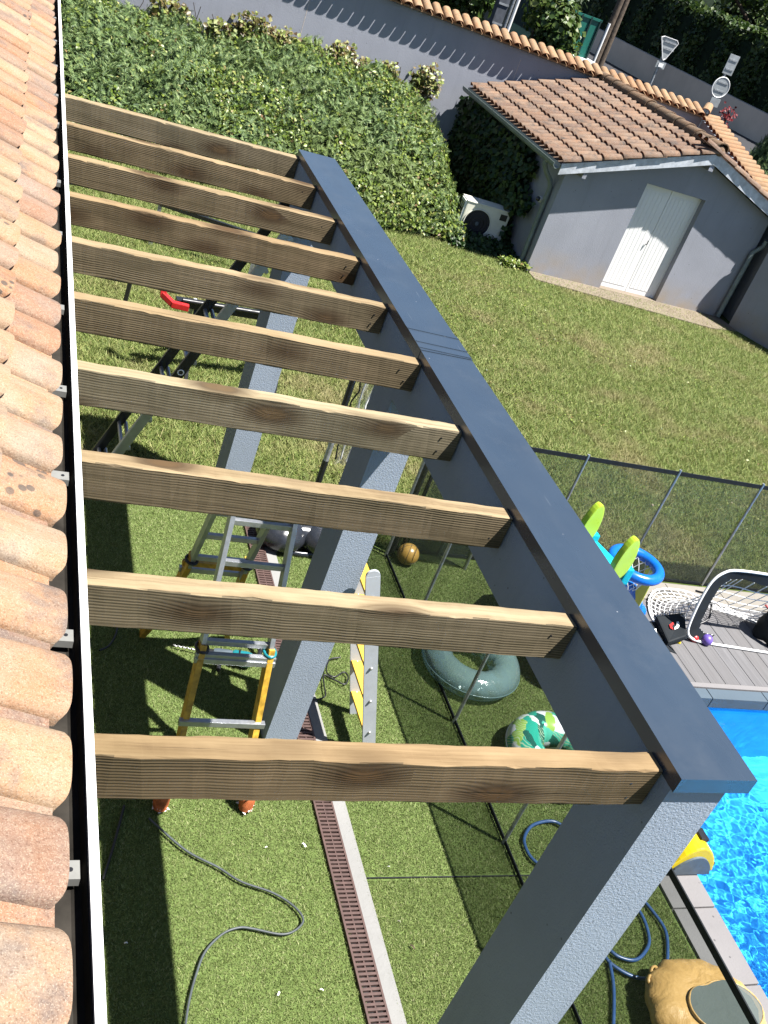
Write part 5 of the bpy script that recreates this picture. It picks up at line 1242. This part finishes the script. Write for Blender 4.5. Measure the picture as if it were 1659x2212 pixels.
tree('dark_tree', 'deep green tree behind the clipped hedge near the twin poles', (29, 58, 2.0), 3, 5.0, (29.5, 58, 4.4), 7000, .36, MT['hedge_leaf'], .25, 12, seed=16)
cy = thing('cypress', 'dark conical cypress at the right edge beyond the side wall', 'tree', (18.6, 23.2, 1.0))
MB().tube([(18.6, 23.2, 1.0), (18.6, 23.2, 3.6)], .08, 8, rs=[.09, .02]).obj('trunk', MT['bark'], cy)
n_ = 5200; z = RNG.random(n_) ** 1.4; th = RNG.random(n_) * 6.28; r_ = (.95 * (1 - z) ** .75 + .03) * (.75 + .3 * RNG.random(n_))
P = np.stack([18.6 + r_ * np.cos(th), 23.2 + r_ * np.sin(th), 1.05 + 2.8 * z], 1); N = np.stack([np.cos(th), np.sin(th), np.full(n_, .5)], 1) + loose(n_, .35)
V, F = scatter(P, N, SV, SF, .14 + .10 * RNG.random(n_), RNG.normal(0, .6, n_)); stuff(np_obj('crown', V, F, MT['conifer'], cy))

# gate, poles, signs
gt = thing('green_gate', 'dark green sheet metal gate with vertical ribs above a white plinth', 'gate', (12.0, 24.2, 1.0))
g0, g1 = Vector((11.62, 24.0, 1.0)), Vector((12.62, 24.0, 1.0))
for i in range(4):
    a = g0.lerp(g1, i / 4 + .01); b = g0.lerp(g1, (i + 1) / 4 - .01)
    MB().prism([a + Vector((0, 0, 1.72)), b + Vector((0, 0, 1.72)), b + Vector((0, 0, 2.58)), a + Vector((0, 0, 2.58))], (0, .03, 0)).obj('panel', MT['green_metal'], gt)
for i in range(5):
    a = g0.lerp(g1, i / 4); MB().beam(a + Vector((0, -.01, 1.66)), a + Vector((0, -.01, 2.62)), .035, .05, (0, 1, 0)).obj('rib', MT['dark_green'], gt)
MB().beam(g0 + Vector((-.03, 0, 2.60)), g1 + Vector((.03, 0, 2.60)), .06, .05).obj('top_rail', MT['green_metal'], gt)
MB().bx(11.9, 12.8, 23.9, 24.3, 1.0, 2.66).obj('plinth', MT['white_paint'], gt, bevel=.02)
MB().bx(11.85, 12.85, 23.86, 24.34, 2.66, 2.74).obj('plinth_cap', MT['white_paint'], gt, bevel=.02)
hs = thing('lean_to', 'dark green lean-to roof behind the green gate', 'lean-to', (11.8, 26.5, 1.0))
MB().prism([(10.9, 25.3, 3.75), (12.75, 25.3, 3.45), (12.75, 27.3, 4.0), (10.9, 27.3, 4.5)], (0, 0, -.06)).obj('roof', MT['dark_green'], hs)
MB().bx(11.1, 12.6, 25.5, 27.2, 1.0, 3.38).obj('wall', MT['dark_green'], hs)
pc = thing('concrete_pole', 'dark square concrete utility pole rising behind the wall tiles', 'pole', (9.78, 23.0, 1.0))
MB().beam((9.68, 23, 1.0), (9.70, 23, 6.0), .24, .20, (0, 1, 0)).obj('shaft', MT['pole_conc'], pc, bevel=.01)
for z in (2.9, 3.3, 3.9): MB().bx(9.57, 9.81, 22.88, 22.895, z, z + .04).obj('clamp_band', MT['galv'], pc)
MB().tube([(9.88, 22.9, 1.0), (9.90, 22.9, 6.0)], .03, 10).obj('conduit', MT['galv'], pc)
MB().tube([(9.98, 22.9, 1.0), (9.99, 22.9, 3.55)], .035, 10).obj('conduit', MT['white_metal'], pc)
pw = thing('wooden_pole', 'twin weathered wooden utility poles with pale conduit by the street', 'pole', (14.05, 26, 1.0))
for dx in (-.07, .11): MB().tube([(14.03 + dx, 26, 1.0), (14.06 + dx * .6, 26.02, 7)], .085, 12, rs=[.095, .075]).obj('shaft', MT['pole_wood'], pw)
MB().tube([(13.86, 25.9, 1.0), (13.88, 25.9, 3.52)], .035, 10).obj('conduit', MT['white_metal'], pw)
def sign_post(t, x, y, zt, lean=(0, 0)): return MB().tube([(x, y, 1.0), (x + lean[0], y, zt)], .028, 10).obj('post', MT['galv'], t)
s1 = thing('yield_sign', 'triangular road sign seen from behind with small plate below it', 'road sign', (13.37, 22, 1.0))
sign_post(s1, 13.36, 22.03, 3.74)
tri = [(13.10, 3.82), (13.17, 3.86), (13.50, 3.86), (13.56, 3.81), (13.41, 3.44), (13.37, 3.40), (13.33, 3.44)]
MB().prism([(x, 21.97, z) for x, z in tri], (0, .012, 0)).obj('sign_plate', MT['sign_back'], s1)
for a, b in zip(tri, tri[1:] + tri[:1]): MB().beam((a[0], 21.962, a[1]), (b[0], 21.962, b[1]), .012, .028, (0, 1, 0)).obj('rim', MT['white_metal'], s1)
for z in (3.62, 3.76): MB().bx(13.22, 13.52, 21.95, 21.968, z, z + .035).obj('bracket', MT['galv'], s1)
MB().bx(13.25, 13.49, 21.97, 21.982, 3.22, 3.36).obj('small_plate', MT['sign_back'], s1, bevel=.004)
MB().bx(13.31, 13.43, 21.955, 21.968, 3.25, 3.33).obj('bracket', MT['white_metal'], s1)
s2_ = thing('road_sign', 'round road sign with rectangular plate above seen from behind', 'road sign', (15.1, 22, 1.0))
sign_post(s2_, 15.08, 22.03, 3.9)
MB().bx(14.95, 15.22, 21.97, 21.982, 3.56, 3.99).obj('rectangular_plate', MT['sign_back'], s2_, bevel=.005)
for z in (3.66, 3.86): MB().bx(14.98, 15.19, 21.955, 21.968, z, z + .03).obj('bracket', MT['galv'], s2_)
MB().tube([(15.09, 21.97, 3.27), (15.09, 21.982, 3.27)], .225, 36).obj('round_plate', MT['sign_back'], s2_)
MB().torus((15.09, 21.97, 3.27), .222, .012, 40, 6, Matrix.Rotation(math.pi / 2, 3, 'X')).obj('rim', MT['white_metal'], s2_)
for z in (3.18, 3.36): MB().bx(14.95, 15.23, 21.955, 21.968, z, z + .03).obj('bracket', MT['galv'], s2_)
MB().bx(14.98, 15.24, 21.96, 21.985, 2.84, 3.03).obj('small_plate', MT['sign_back'], s2_, bevel=.005)
rf_ = thing('red_flowers', 'small clump of dark red flowers behind the corner ridge tile', 'flowers', (15.35, 21.6, 1.0))
n_ = 90; P = np.stack([15.36 + .055 * RNG.normal(0, 1, n_), 21.6 + .1 * RNG.normal(0, 1, n_), 2.80 + .09 * RNG.normal(0, 1, n_)], 1); N = np.tile([[0, -1, .5]], (n_, 1)) + loose(n_, .5)
V, F = scatter(P, N, LEAF_V, LEAF_F, np.full(n_, .07), RNG.random(n_) * 6.28); stuff(np_obj('blossoms', V, F, MT['dark_red'], rf_))
MB().tube([(15.35, 21.6, 1.0), (15.35, 21.6, 2.8)], .02, 6).obj('stem', MT['bark'], rf_)

# ------------------------------------------------------------------ names of groups
for o in list(SC.objects):
    if o.parent is None and 'category' in o:
        b_ = o.name.split('.')[0]
        g_ = {'power_cable': 'black and grey cables on the turf', 'pool_fence': 'mesh pool fences', 'toy_ball': 'toy balls by the pool', 'broadleaf_tree': 'green trees behind the garden wall', 'dark_tree': 'dark trees behind the clipped hedge', 'swim_ring': 'inflatable rings'}.get(b_)
        if g_: o['group'] = g_
